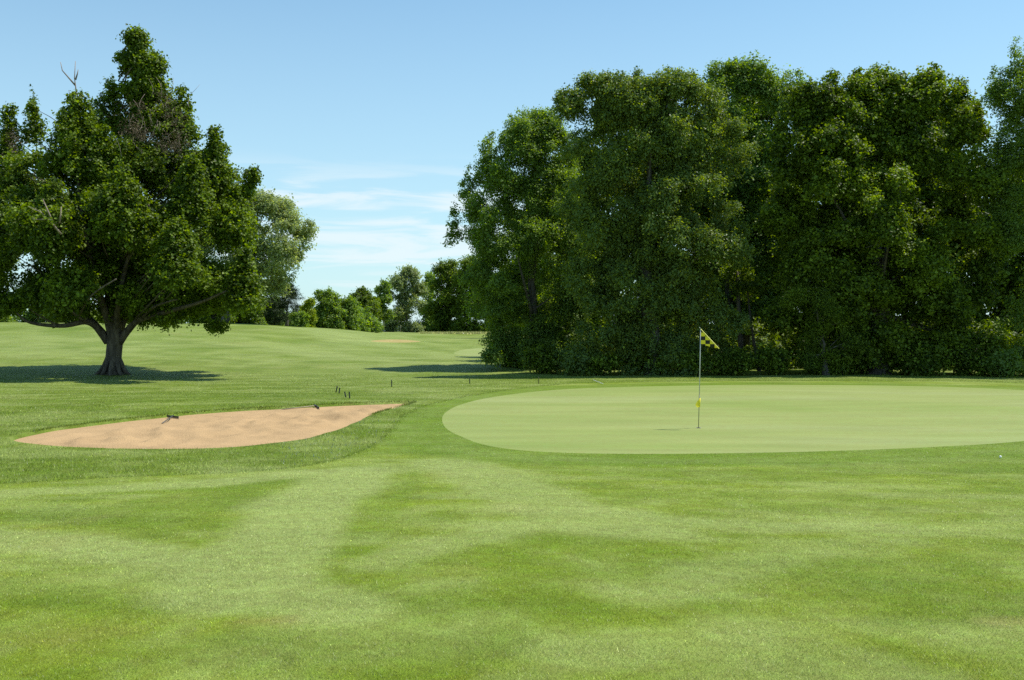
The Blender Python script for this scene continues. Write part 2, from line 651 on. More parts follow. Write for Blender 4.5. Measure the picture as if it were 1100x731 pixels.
def leaf_mat(name, c_a, c_b, c_back=None, transl=0.28, rough=0.5, attr='tone'):
    m, n, l, b, out = new_mat(name)
    at_ = n.new('ShaderNodeAttribute')
    at_.attribute_name = attr
    mx = n.new('ShaderNodeMixRGB')
    mx.inputs['Color1'].default_value = (*c_a, 1)
    mx.inputs['Color2'].default_value = (*c_b, 1)
    l.new(at_.outputs['Fac'], mx.inputs['Fac'])
    col = mx.outputs[0]
    if c_back is not None:
        geo = n.new('ShaderNodeNewGeometry')
        mb = n.new('ShaderNodeMixRGB')
        l.new(geo.outputs['Backfacing'], mb.inputs['Fac'])
        l.new(col, mb.inputs['Color1'])
        mb.inputs['Color2'].default_value = (*c_back, 1)
        col = mb.outputs[0]
    l.new(col, b.inputs['Base Color'])
    b.inputs['Roughness'].default_value = rough
    b.inputs['Specular IOR Level'].default_value = 0.22
    tr = n.new('ShaderNodeBsdfTranslucent')
    hs = n.new('ShaderNodeHueSaturation')
    hs.inputs['Hue'].default_value = 0.495
    hs.inputs['Saturation'].default_value = 1.15
    hs.inputs['Value'].default_value = 2.1
    l.new(col, hs.inputs['Color'])
    l.new(hs.outputs[0], tr.inputs['Color'])
    ms = n.new('ShaderNodeMixShader')
    ms.inputs['Fac'].default_value = transl
    l.new(b.outputs[0], ms.inputs[1])
    l.new(tr.outputs[0], ms.inputs[2])
    l.new(ms.outputs[0], out.inputs['Surface'])
    return m


def blade_mat(name):
    m, n, l, b, out = new_mat(name)
    at_ = n.new('ShaderNodeAttribute')
    at_.attribute_name = 'tint'
    l.new(at_.outputs['Color'], b.inputs['Base Color'])
    b.inputs['Roughness'].default_value = 0.38
    b.inputs['Specular IOR Level'].default_value = 0.35
    tr = n.new('ShaderNodeBsdfTranslucent')
    l.new(at_.outputs['Color'], tr.inputs['Color'])
    ms = n.new('ShaderNodeMixShader')
    ms.inputs['Fac'].default_value = 0.35
    l.new(b.outputs[0], ms.inputs[1])
    l.new(tr.outputs[0], ms.inputs[2])
    l.new(ms.outputs[0], out.inputs['Surface'])
    return m


def bark_mat(name, c1, c2, scale=6.0):
    m, n, l, b, out = new_mat(name)
    tcx = n.new('ShaderNodeTexCoord')
    mpn = n.new('ShaderNodeMapping')
    mpn.inputs['Scale'].default_value = (1, 1, 0.22)
    l.new(tcx.outputs['Object'], mpn.inputs['Vector'])
    no = n.new('ShaderNodeTexNoise')
    no.inputs['Scale'].default_value = scale
    no.inputs['Detail'].default_value = 7
    no.inputs['Roughness'].default_value = 0.7
    l.new(mpn.outputs[0], no.inputs['Vector'])
    cr = n.new('ShaderNodeValToRGB')
    cr.color_ramp.elements[0].position = 0.35
    cr.color_ramp.elements[0].color = (*c1, 1)
    cr.color_ramp.elements[1].position = 0.68
    cr.color_ramp.elements[1].color = (*c2, 1)
    l.new(no.outputs['Fac'], cr.inputs[0])
    l.new(cr.outputs[0], b.inputs['Base Color'])
    b.inputs['Roughness'].default_value = 0.9
    bp = n.new('ShaderNodeBump')
    bp.inputs['Strength'].default_value = 0.9
    bp.inputs['Distance'].default_value = 0.05
    l.new(no.outputs['Fac'], bp.inputs['Height'])
    l.new(bp.outputs[0], b.inputs['Normal'])
    return m


def sand_mat(name, col):
    m, n, l, b, out = new_mat(name)
    geo = n.new('ShaderNodeNewGeometry')
    nl = n.new('ShaderNodeTexNoise')
    nl.inputs['Scale'].default_value = 0.9
    nl.inputs['Detail'].default_value = 5
    l.new(geo.outputs['Position'], nl.inputs['Vector'])
    nf = n.new('ShaderNodeTexNoise')
    nf.inputs['Scale'].default_value = 45
    nf.inputs['Detail'].default_value = 4
    l.new(geo.outputs['Position'], nf.inputs['Vector'])
    f = mth(n, l, 'MULTIPLY', mrange(n, l, nl.outputs['Fac'], 0.3, 0.7, 0.90, 1.08, False), mrange(n, l, nf.outputs['Fac'], 0.3, 0.7, 0.85, 1.12, False))
    vm = n.new('ShaderNodeVectorMath')
    vm.operation = 'SCALE'
    vm.inputs[0].default_value = col
    l.new(f, vm.inputs['Scale'])
    l.new(vm.outputs[0], b.inputs['Base Color'])
    b.inputs['Roughness'].default_value = 0.95
    b.inputs['Specular IOR Level'].default_value = 0.1
    bp = n.new('ShaderNodeBump')
    bp.inputs['Strength'].default_value = 0.6
    bp.inputs['Distance'].default_value = 0.03
    l.new(nf.outputs['Fac'], bp.inputs['Height'])
    l.new(bp.outputs[0], b.inputs['Normal'])
    return m


M_FAIR = turf_mat("fairway_turf", 110, 0.42, 0.10, 0.6, 0.012)
M_ROUGH = turf_mat("rough_turf", 40, 0.34, 0.14, 0.8, 0.03)
M_GREEN = turf_mat("green_turf", 60, 0.14, 0.07, 0.15, 0.004)
M_SAND = sand_mat("bunker_sand", tuple(lin(224, 188, 139, KA * 1.0)))
M_FSAND = sand_mat("far_sand", tuple(lin(205, 186, 120, KA)))
M_BLADE = blade_mat("grass_blade")
M_BARK = bark_mat("maple_bark", (0.035, 0.028, 0.020), (0.17, 0.14, 0.10))
M_BARK2 = bark_mat("grey_bark", (0.04, 0.035, 0.03), (0.16, 0.145, 0.12))
M_BARKW = bark_mat("pale_bark", (0.20, 0.18, 0.15), (0.55, 0.52, 0.45))
M_DEAD = bark_mat("dead_wood", (0.16, 0.12, 0.09), (0.38, 0.30, 0.24))
L_MAPLE = leaf_mat("maple_leaf", (0.010, 0.030, 0.003), (0.26, 0.365, 0.030), None, 0.34)
L_ASH = leaf_mat("light_leaf", (0.030, 0.066, 0.008), (0.36, 0.50, 0.060), (0.15, 0.225, 0.05), 0.38)
L_ELM = leaf_mat("dark_leaf", (0.011, 0.030, 0.005), (0.40, 0.50, 0.065), (0.12, 0.18, 0.045), 0.30, 0.42)
L_MAP2 = leaf_mat("mid_leaf", (0.009, 0.030, 0.004), (0.28, 0.385, 0.034), None, 0.32)
L_BLUE = leaf_mat("bluish_leaf", (0.04, 0.075, 0.022), (0.27, 0.345, 0.095), (0.15, 0.21, 0.07), 0.32)
L_BROWN = leaf_mat("withered_leaf", (0.09, 0.07, 0.04), (0.24, 0.19, 0.12), None, 0.1)
L_YEL = leaf_mat("yellow_leaf", (0.16, 0.22, 0.012), (0.32, 0.38, 0.03), None, 0.3)
L_PALE = leaf_mat("pale_leaf", (0.10, 0.15, 0.03), (0.36, 0.41, 0.12), (0.22, 0.27, 0.12), 0.35)
L_PINE = leaf_mat("pine_needle", (0.018, 0.038, 0.012), (0.06, 0.09, 0.026), None, 0.1)

# ------------------------------------------------------------------ ground
pts = []
ys = list(np.arange(-14, 4, 2.0))
y = 4.0
while y < 1500:
    ys.append(y)
    y += 0.22 if y < 34 else max(0.4, (y - 34) * 0.045 + 0.3)
for y in ys:
    hw = 0.62 * abs(y) + 5
    n = 110 if 4 <= y < 60 else 80
    off = RNG.uniform(-0.3, 0.3) * hw / n
    for xx in np.linspace(-hw, hw, n) + off:
        pts.append((xx, y))
    for k in (1.25, 1.6, 2.2):
        pts.append((-hw * k - 6, y)); pts.append((hw * k + 6, y))
for a in np.linspace(0, 2 * math.pi, 28, endpoint=False):
    pts.append((1900 * math.cos(a), 1900 * math.sin(a)))
    pts.append((300 * math.cos(a), -abs(300 * math.sin(a)) - 30))
pts = np.array(pts)
polys = [GREEN, BUNK, BUNK_IN, FAIR, FARB, FARG]
keep = np.ones(len(pts), bool)
for P in polys:       # drop grid points that crowd an outline
    near = (pts[:, 0] > P[:, 0].min() - 1) & (pts[:, 0] < P[:, 0].max() + 1) & (pts[:, 1] > P[:, 1].min() - 1) & (pts[:, 1] < P[:, 1].max() + 1)
    idx = np.nonzero(near)[0]
    for s in range(0, len(idx), 2000):
        q = pts[idx[s:s + 2000]]
        d = np.min(np.hypot(q[:, None, 0] - P[None, :, 0], q[:, None, 1] - P[None, :, 1]), axis=1)
        keep[idx[s:s + 2000][d < 0.07]] = False
pts = pts[keep]
# the sand floor gets a finer grid for its rake marks
gx, gy = np.meshgrid(np.arange(BUNK[:, 0].min(), BUNK[:, 0].max(), 0.10), np.arange(BUNK[:, 1].min(), BUNK[:, 1].max(), 0.10))
gp = np.stack([gx.ravel(), gy.ravel()], 1)
ins = inset(BUNK, 0.2)
gp = gp[inside(ins, gp[:, 0], gp[:, 1])]
gp = gp + RNG.uniform(-0.03, 0.03, gp.shape)
pts = pts[~inside(ins, pts[:, 0], pts[:, 1])]
allp = [pts, gp]
edges = []
base = len(pts) + len(gp)
for P in polys:
    n = len(P)
    allp.append(P)
    edges += [(base + i, base + (i + 1) % n) for i in range(n)]
    base += n
allp = np.vstack(allp)
res = delaunay_2d_cdt([Vector((float(a), float(b))) for a, b in allp], edges, [], 0, 1e-5)
gv = np.array([[v.x, v.y] for v in res[0]])
gf = np.array([f for f in res[2] if len(f) == 3], dtype=np.int64)
cen = gv[gf].mean(1)
zone = np.zeros(len(gf), int)
zone[inside(FAIR, cen[:, 0], cen[:, 1])] = 1
zone[inside(GREEN, cen[:, 0], cen[:, 1])] = 2
zone[inside(FARG, cen[:, 0], cen[:, 1])] = 5
zone[inside(FARB, cen[:, 0], cen[:, 1])] = 4
zone[inside(BUNK_IN, cen[:, 0], cen[:, 1])] = 3
gz = terrain(gv[:, 0], gv[:, 1])
in_b = inside(inset(BUNK, 0.03), gv[:, 0], gv[:, 1])
# distance from the bunker edge
bd = np.zeros(len(gv))
bi = np.nonzero(in_b)[0]
for s in range(0, len(bi), 2000):
    q = gv[bi[s:s + 2000]]
    bd[bi[s:s + 2000]] = np.min(np.hypot(q[:, None, 0] - BUNK[None, :, 0], q[:, None, 1] - BUNK[None, :, 1]), axis=1)


def rake_marks(x, y):
    r = np.zeros(x.shape)
    for i, c in enumerate(RAKE_C):
        d = np.hypot(x - c[0], (y - c[1]) * 0.8) + 0.25 * vnoise(x * 0.9, y * 0.9, 0, 60 + i)
        w = np.exp(-(d / 1.9) ** 2)
        r += w * (0.5 + 0.5 * np.sin(d * 2 * math.pi / 0.75)) ** 3 * 0.085
    r += 0.03 * np.maximum(0, np.sin((y + 0.25 * x + 1.2 * vnoise(x * 0.5, y * 0.5, 0, 77)) * 2 * math.pi / 0.7)) ** 4
    return r + 0.03 * (fbm(x * 2.2, y * 2.2, 0, 71, 3) - 0.5)


gz[bi] += -0.065 - 0.02 * S(0.2, 1.5, bd[bi]) + rake_marks(gv[bi, 0], gv[bi, 1]) * S(0.12, 0.5, bd[bi])
GV = np.column_stack([gv, gz])


def zone_obj(name, mask, mat, zval, label, cat=None):
    f = gf[mask]
    used, inv = np.unique(f.ravel(), return_inverse=True)
    me = mesh_np(name, GV[used], inv.reshape(-1, 3), 3, True)
    v = GV[used]
    set_col(me, 'tint', tint(v[:, 0], v[:, 1], np.full(len(v), zval)))
    o = link(name, me, mat)
    tag(o, label, cat, None, 'structure')
    return o


zone_obj('ground', zone == 0, M_ROUGH, 0, 'rough grass ground rising to the crest on the left', 'ground')
zone_obj('fairway', zone == 1, M_FAIR, 1, 'mown fairway and collar in the foreground with pale mowing bands', 'fairway')
zone_obj('putting_green', zone == 2, M_GREEN, 2, 'smooth pale putting green with the flagstick', 'putting green')
zone_obj('sand_bunker', zone == 3, M_SAND, 0, 'large tan sand bunker with raked swirls', 'bunker')
zone_obj('sand_bunker', zone == 4, M_FSAND, 0, 'thin far sand bunker beyond the rise', 'bunker')
zone_obj('putting_green', zone == 5, M_GREEN, 2, 'distant pale green seen left of the tall trees', 'putting green')


# ------------------------------------------------------------------ blades of grass
def blades(name, x, y, h, w, lean, zoneval, label, bright=1.0, jitter=0.48, cols=None, zoff=0.0):
    n = len(x)
    z = terrain(x, y) + zoff
    a = RNG.uniform(0, 2 * math.pi, n)
    la = RNG.uniform(0, 2 * math.pi, n)
    ln = h * lean * RNG.uniform(0.5, 1.5, n)
    hh = h * RNG.uniform(0.6, 1.25, n)
    dx, dy = np.cos(a) * w * 0.5, np.sin(a) * w * 0.5
    V = np.empty((n, 3, 3), np.float32)
    V[:, 0] = np.stack([x - dx, y - dy, z - 0.004], 1)
    V[:, 1] = np.stack([x + dx, y + dy, z - 0.004], 1)
    V[:, 2] = np.stack([x + np.cos(la) * ln, y + np.sin(la) * ln, z + hh], 1)
    me = mesh_np(name, V.reshape(-1, 3), np.arange(n * 3), 3)
    c = tint(x, y, np.full(n, zoneval)) if cols is None else cols
    c = c * (bright * np.exp(RNG.normal(-0.5 * jitter ** 2, jitter, n)))[:, None]
    warm = RNG.uniform(0, 1, n)[:, None]
    c = np.where(warm > 0.90, c * np.array([1.7, 1.5, 2.0]), c)
    c = np.where(warm < 0.16, c * np.array([0.6, 0.72, 0.7]), c)
    set_col(me, 'tint', np.repeat(c, 3, axis=0))
    o = link(name, me, M_BLADE)
    tag(o, label, 'grass', None, 'stuff')
    return o


def wedge(n, d0, d1, power, k=0.56, pad=1.2):
    t = RNG.uniform(0, 1, n)
    e = 2 - power
    d = (d0 ** e + t * (d1 ** e - d0 ** e)) ** (1 / e)
    x = RNG.uniform(-1, 1, n) * (k * d + pad)
    return x, d


x, y = wedge(1050000, 3.8, 27, 2.5)
ok = inside(FAIR, x, y) & ~inside(GREEN, x, y)
x, y = x[ok], y[ok]
d = np.hypot(x, y)
thick = 0.7 + 0.6 * fbm(x / 0.35, y / 0.35, 0, 81, 2)
blades('mown_grass', x, y, 0.012 * thick, 0.0026 * (d / 6) ** 0.75, 1.3, 1, 'short mown grass blades of the foreground fairway', 1.62)
x, y = wedge(420000, 12.5, 46, 1.6, 0.60)
ok = ~inside(FAIR, x, y) & ~inside(inset(BUNK, -0.05), x, y)
x, y = x[ok], y[ok]
d = np.hypot(x, y)
thick = 0.55 + 0.9 * fbm(x / 0.6, y / 0.6, 0, 82, 2)
cut = np.where(y > 27 + 0.0 * x, 0.6, 1.0)
blades('rough_grass', x, y, 0.038 * thick * cut, 0.0052 * (d / 16) ** 0.8, 0.9, 0, 'longer rough grass around the sand bunker', 1.5)
# clover heads in the rough on the green side of the bunker
cq = [on_ground(u, v) for u, v in zip(RNG.uniform(300, 425, 300), RNG.uniform(452, 500, 300))]
cx_, cy_ = np.array([q[0] for q in cq]), np.array([q[1] for q in cq])
ok = ~inside(FAIR, cx_, cy_) & ~inside(inset(BUNK, -0.1), cx_, cy_)
cx_, cy_ = cx_[ok], cy_[ok]
o = blades('clover', cx_, cy_, 0.045, 0.015, 0.3, 0, 'pale clover heads dotted in the rough between bunker and green', 1.0, 0.2, np.broadcast_to(lin(205, 215, 190, 0.6), (len(cx_), 3)))
o['category'] = 'clover'
# shaggy edge where the rough meets the mown fairway
Pe = resample(FAIR, 0.006)
Pe = Pe[(Pe[:, 0] > -22) & (Pe[:, 0] < 14) & (Pe[:, 1] > 11) & (Pe[:, 1] < 46)]
Pe = Pe + RNG.normal(0, 0.06, Pe.shape)
blades('rough_grass', Pe[:, 0], Pe[:, 1], 0.032, 0.006, 0.7, 0, 'taller grass edge between the rough and the mown fairway', 1.4)
# overhanging fringe of the bunker lip
P = resample(BUNK, 0.004)
P = P + RNG.normal(0, 0.025, P.shape)
# dry strip of unmown grass below the far trees
u_ = RNG.uniform(452, 560, 4000)
pp = np.array([on_ground(uu, 358.3) for uu in np.linspace(452, 560, 30)])
xs = np.interp(u_, np.linspace(452, 560, 30), pp[:, 0])
yy = np.interp(u_, np.linspace(452, 560, 30), pp[:, 1]) + RNG.uniform(-4, 4, 4000)
blades('dry_grass', xs, yy, 0.25, 0.12, 0.8, 0, 'straw coloured unmown grass strip below the distant trees', 1.7, 0.3,
       np.broadcast_to(lin(176, 176, 104, KA), (4000, 3)))
ord_ = np.argsort(BUNK[:, 0])
bx_ = np.linspace(BUNK[:, 0].min(), BUNK[:, 0].max(), 60)
mid_ = np.array([0.5 * (BUNK[np.abs(BUNK[:, 0] - q) < 0.35][:, 1].max() + BUNK[np.abs(BUNK[:, 0] - q) < 0.35][:, 1].min()) for q in bx_])
P = P[P[:, 1] > np.interp(P[:, 0], bx_, mid_)]
lipx, lipy = P[:, 0], P[:, 1]
blades('lip_grass', lipx, lipy, 0.05, 0.009, 0.6, 0, 'shaggy grass fringe along the lip of the sand bunker', 1.2)


# ------------------------------------------------------------------ trees
def lobe_clumps(c, rx, ry, rz, n, rc, seed, shell=0.55):
    r = np.random.default_rng(seed)
    out = []
    for i in range(n):
        d = r.normal(size=3)
        d /= np.linalg.norm(d)
        k = r.uniform(shell, 1.0) ** 0.7
        q = r.uniform(*rc)
        out.append((c[0] + d[0] * max(rx - q * 0.75, 0.05) * k, c[1] + d[1] * max(ry - q * 0.75, 0.05) * k, c[2] + d[2] * max(rz - q * 0.75, 0.05) * k, q, q * r.uniform(0.65, 0.95), r.uniform(0, 1)))
    return out


def px_lobe(u, v, ru, rv, Y, dy, n, rc, seed, depth=1.0):
    c = at(u, v, Y + dy)
    k = (Y + dy) / F
    return lobe_clumps(c, ru * k, ru * k * depth, rv * k, n, rc, seed)


def outline_clumps(rows, Y, n, rc, seed, depth=0.8, shell=0.72, bough=None, per=9, tuck=0.45):
    """rows: (v, uL, uR) silhouette; boughs stand around its axis at distance Y, each carries leafy clumps on its upper outer side"""
    r = np.random.default_rng(seed)
    rows = sorted(rows)
    v = np.array([q[0] for q in rows], float)
    uL = np.array([q[1] for q in rows], float)
    uR = np.array([q[2] for q in rows], float)
    k = Y / F
    w = (uR - uL)
    grid = np.linspace(v[0], v[-1], 200)
    cw = np.cumsum(np.interp(grid, v, w) + 15)
    cw /= cw[-1]
    out = []
    bough = bough or (rc[1] * 1.05, rc[1] * 1.75)
    nb = max(int(n / per * 1.25), 6)
    zt_, zb_ = at(0, v[0], Y)[2], at(0, v[-1], Y)[2]
    for i in range(nb):
        vv = float(np.interp((i + r.uniform()) / nb, cw, grid))
        a, b = float(np.interp(vv, v, uL)), float(np.interp(vv, v, uR))
        hw = (b - a) * 0.5 * k
        fv = (vv - v[0]) / (v[-1] - v[0])
        dh = depth * (0.35 + 0.65 * min(1.0, fv / 0.42) ** 0.9) * (1.0 if fv < 0.55 else 1 - tuck * (fv - 0.55) / 0.45)
        B = min(r.uniform(*bough), hw * 0.85 + 0.25)
        th = i * 2.399 + r.uniform(-0.5, 0.5)
        rad = r.uniform(0.82, 1.0) if r.uniform() < 0.75 else r.uniform(0.2, 0.6)
        ex = max(hw - B * 0.95, 0.0)
        bc = np.array([at((a + b) / 2, vv, Y)[0] + ex * rad * math.cos(th), Y + max(hw * dh - B * 0.9, 0) * rad * math.sin(th), at(0, vv, Y)[2]])
        bc[2] = max(min(bc[2], zt_ - B * 0.75), zb_ + B * 0.45)
        outw = np.array([math.cos(th), math.sin(th), 0.75])
        outw /= np.linalg.norm(outw)
        bt = r.uniform()
        m_ = max(int(per * (B / bough[1]) ** 1.3), 3)
        for q_ in range(m_):
            d = r.normal(size=3)
            d /= np.linalg.norm(d)
            if np.dot(d, outw) < -0.15:
                d = d - 1.6 * np.dot(d, outw) * outw
                d /= np.linalg.norm(d)
            q = min(r.uniform(*rc), B * 0.6)
            c = bc + d * np.array([1, 1, 0.8]) * max(B - q * 0.6, 0.1) * r.uniform(0.75, 1.0)
            out.append((c[0], c[1], c[2], q, q * r.uniform(0.6, 0.9), 0.65 * bt + 0.35 * r.uniform()))
    # inner foliage round the axis closes the crown
    for i in range(int(n * 0.17)):
        vv = float(np.interp(r.uniform(), cw, grid))
        a, b = float(np.interp(vv, v, uL)), float(np.interp(vv, v, uR))
        hw = (b - a) * 0.5 * k
        q = min(r.uniform(rc[0], rc[1]) * 1.15, hw * 0.7)
        th = r.uniform(0, 2 * math.pi)
        rad = r.uniform(0, 0.72) * max(hw - q, 0)
        z = max(min(at(0, vv, Y)[2], zt_ - q), zb_ + q * 0.5)
        out.append((at((a + b) / 2, vv, Y)[0] + rad * math.cos(th), Y + depth * 0.7 * rad * math.sin(th), z, q, q * 0.8, r.uniform()))
    return out


def spire(u, v0, v1, ru, Y, dy, n, rc, seed, lean=0.0):
    """an upward pointing lobe: narrow at the top, wider below"""
    r = np.random.default_rng(seed)
    k = (Y + dy) / F
    out = []
    for i in range(n):
        t = ((i + r.uniform()) / n) ** 0.75
        th = i * 2.399 + r.uniform(-.4, .4)
        w = ru * k * (0.22 + 0.78 * t ** 0.8)
        q = min(r.uniform(*rc) * (0.55 + 0.45 * t), w * 0.9)
        rad = max(w - q * 0.9, 0) * r.uniform(0.7, 1.0)
        c = at(u + lean * t, v0 + (v1 - v0) * t, Y + dy)
        out.append((c[0] + rad * math.cos(th), c[1] + rad * math.sin(th), c[2] - q * 0.5 * (1 - t), q, q * r.uniform(0.75, 1.1), 0.5 * (i % 5) / 5 + 0.5 * r.uniform()))
    return out


def crown(name, clumps, n_leaves, leaf, mat, parent, seed, droop=0.0, spiky=0.25, sprig=9, up=0.6, tone_off=0.0, tone_gain=1.0, gapbox=None, aspect=0.8, flat=1.0):
    r = np.random.default_rng(seed)
    C = np.array([c[:3] for c in clumps])
    Rr = np.array([c[3] for c in clumps])
    Rz = np.array([c[4] for c in clumps])
    T = np.array([c[5] for c in clumps])
    wgt = Rr ** 1.9
    ns = max(n_leaves // sprig, 1)
    idx = r.choice(len(clumps), ns, p=wgt / wgt.sum())
    d = r.normal(size=(ns, 3))
    d[:, 2] += 0.25
    d /= np.linalg.norm(d, axis=1)[:, None]
    lump = 0.52 + 0.92 * vnoise(d[:, 0] * 1.9 + idx * 3.1, d[:, 1] * 1.9, d[:, 2] * 1.9, seed)
    ln = r.uniform(0.75, 1.0, ns) + spiky * r.uniform(0, 1, ns) ** 4
    R3 = np.stack([Rr[idx], Rr[idx], Rz[idx]], 1)
    tip = d * R3 * (lump * ln)[:, None]
    t = r.uniform(0.0, 1.0, (ns, sprig)) ** 0.7
    t0 = 0.45
    tt = t0 + (1 - t0) * t
    sl = 0.16 * Rr[idx]
    curve = r.normal(size=(ns, 3)) * sl[:, None]
    pos = C[idx][:, None, :] + tip[:, None, :] * tt[:, :, None] + curve[:, None, :] * (tt ** 2)[:, :, None]
    pos = pos + r.normal(size=(ns, sprig, 3)) * (0.03 + leaf * 0.45)
    if droop:
        pos[:, :, 2] -= droop * (tt ** 2) * Rr[idx][:, None] * 0.9
    P = pos.reshape(-1, 3)
    D = np.repeat(d, sprig, 0)
    tone = np.repeat(0.30 * T[idx] + 0.35 * r.uniform(0, 1, ns), sprig) + 0.45 * r.uniform(0, 1, ns * sprig) - 0.05
    tone = np.clip((tone + tone_off) * tone_gain, 0, 1) ** 1.4
    if gapbox is not None:
        u = 550 + F * P[:, 0] / P[:, 1]
        v = 352 - F * (P[:, 2] - CAM_H) / P[:, 1]
        bad = np.zeros(len(P), bool)
        for (a, b, c_, e) in gapbox:
            nn = vnoise(u / 5, v / 5, 0, 5) * 7
            bad |= (u > a + nn) & (u < b - nn) & (v > c_ + nn * .6) & (v < e - nn * .6)
        P, D, tone = P[~bad], D[~bad], tone[~bad]
    n = len(P)
    nrm = D * 0.5 + r.normal(size=(n, 3)) * 0.6
    nrm[:, 2] += up
    nrm[:, 2] *= flat
    nrm /= np.linalg.norm(nrm, axis=1)[:, None]
    a = r.normal(size=(n, 3)) + D * 0.5
    a[:, 2] -= 0.5 + droop
    a -= nrm * np.sum(a * nrm, 1)[:, None]
    a /= np.linalg.norm(a, axis=1)[:, None] + 1e-9
    b = np.cross(nrm, a)
    L = leaf * r.uniform(0.65, 1.35, n)
    Wd = L * aspect * 0.5
    V = np.empty((n, 4, 3), np.float32)
    V[:, 0] = P - a * (L * 0.5)[:, None]
    V[:, 1] = P + b * Wd[:, None] + nrm * (L * 0.12)[:, None] - a * (L * 0.06)[:, None]
    V[:, 2] = P + a * (L * 0.5)[:, None]
    V[:, 3] = P - b * Wd[:, None] + nrm * (L * 0.12)[:, None] - a * (L * 0.06)[:, None]
    loc = np.array(parent.location, dtype=np.float32)
    V -= loc[None, None, :]
    i4 = np.arange(n) * 4
    faces = np.stack([i4, i4 + 1, i4 + 2, i4, i4 + 2, i4 + 3], 1)
    me = mesh_np(name, V.reshape(-1, 3), faces.ravel(), 3)
    at_ = me.attributes.new('tone', 'FLOAT', 'POINT')
    at_.data.foreach_set("value", np.repeat(tone, 4).astype(np.float32))
    o = link(name, me, mat, parent)
    return o


def bez(p0, p1, p2, n):
    t = np.linspace(0, 1, n)[:, None]
    return (1 - t) ** 2 * p0 + 2 * t * (1 - t) * p1 + t * t * p2


def trunk_mb(base, top, r0, clumps, nlimb, seed, low=0.25, flare=1.5, lean=None, twigs=0):
    r = np.random.default_rng(seed)
    m = MB()
    base = np.array(base, float)
    top = np.array(top, float)
    n = 12
    path = []
    for i in range(n):
        t = i / (n - 1)
        p = base + (top - base) * t
        p[:2] += r.normal(size=2) * 0.10 * (r0 / 0.3) * (0 if i == 0 else 1) * min(1, 6 * t)
        path.append(p)
    path[0] = base - np.array([0, 0, 0.15])
    rad = [r0 * (flare if i == 0 else (1.12 if i == 1 else 1 - 0.88 * (i / (n - 1)))) for i in range(n)]
    m.tube(path, rad, 10, 0.10, seed)
    path = np.array(path)
    cs = sorted(clumps, key=lambda c: -c[3])[:nlimb * 3]
    pick = r.choice(len(cs), min(nlimb, len(cs)), replace=False) if cs else []
    H = top[2] - base[2]
    for k in pick:
        c = np.array(cs[k][:3])
        tz_ = np.clip((c[2] - base[2]) / H * r.uniform(0.35, 0.8), low, 0.9)
        p0 = base + (top - base) * tz_
        mid = (p0 + c) / 2 + np.array([0, 0, 0.12 * np.linalg.norm(c - p0) * r.uniform(-0.6, 1.0)])
        rr = r0 * (1 - 0.8 * tz_) * r.uniform(0.3, 0.5)
        pth = bez(p0, mid, c, 7)
        m.tube(pth, np.linspace(rr, max(0.012, rr * 0.15), 7), 6, 0.08, seed + 1)
        for j in range(twigs):
            s = pth[r.integers(3, 7)]
            e = s + r.normal(size=3) * cs[k][3] * 0.7
            m.tube(bez(s, (s + e) / 2 + r.normal(size=3) * 0.1, e, 4), np.linspace(rr * 0.25, 0.008, 4), 4)
    return m


def tree(name, label, cat, u, Y, clumps, n_leaves, leaf, lmat, bmat, seed, r0=0.25, top_frac=0.8, nlimb=14, group=None, base_xy=None, twigs=1, low=0.25, **kw):
    x = (u - 550) / F * Y if base_xy is None else base_xy[0]
    yv = Y if base_xy is None else base_xy[1]
    bz = tz(x, yv)
    root = empty(name, (x, yv, bz))
    tag(root, label, cat, group)
    zt = max(c[2] for c in clumps)
    ct = [c for c in clumps if c[2] > zt - 0.3 * (zt - bz)]
    tx, ty = np.mean([c[0] for c in ct]), np.mean([c[1] for c in ct])
    m = trunk_mb((x, yv, bz), (tx, ty, bz + (zt - bz) * top_frac), r0, clumps, nlimb, seed, twigs=twigs, low=low)
    m.build('trunk', bmat, root, True, root.location)
    crown('crown', clumps, n_leaves, leaf, lmat, root, seed, **kw)
    return root


# --- the big maple on the left
MY = 45.0
mb_ = on_ground(122, 402.5)
MY = float(mb_[1])
mc = []
mc += outline_clumps([(150, 60, 232), (172, 30, 256), (198, -12, 266), (228, -34, 284), (258, -42, 291), (290, -42, 290), (312, -36, 284), (330, -30, 270), (346, -6, 236)], MY, 360, (0.45, 0.85), 101, 0.85, 0.70, bough=(1.1, 1.9), per=9, tuck=0.15)
sk = MY / F
mc += px_lobe(149, 47, 17, 21, MY, 0.0, 16, (0.30, 0.46), 102)
mc += px_lobe(137, 66, 14, 20, MY, 0.1, 10, (0.30, 0.46), 142)
mc += px_lobe(158, 74, 21, 24, MY, 0.0, 20, (0.36, 0.55), 143)
mc += px_lobe(152, 95, 30, 20, MY, 0.2, 20, (0.36, 0.6), 144)
mc += spire(165, 80, 150, 46, MY, 0.5, 44, (0.4, 0.7), 131)
mc += spire(119, 82, 140, 24, MY, 0.4, 20, (0.34, 0.52), 132)
mc += spire(194, 88, 150, 24, MY, 0.2, 24, (0.34, 0.55), 133)
mc += spire(84, 98, 190, 46, MY, -1.4, 60, (0.38, 0.8), 107)
mc += spire(110, 132, 190, 26, MY, -2.0, 20, (0.36, 0.6), 108)
mc += spire(231, 137, 205, 28, MY, -0.6, 34, (0.36, 0.65), 109)
mc += spire(205, 165, 235, 32, MY, -2.4, 30, (0.4, 0.7), 141)
mc += spire(252, 196, 262, 30, MY, -1.0, 26, (0.4, 0.7), 110)
mc += px_lobe(272, 190, 11, 13, MY, -0.4, 7, (0.22, 0.34), 111)
mc += px_lobe(263, 206, 12, 16, MY, -0.5, 7, (0.24, 0.36), 145)
mc += spire(36, 96, 152, 17, MY, 0.6, 16, (0.26, 0.42), 112)
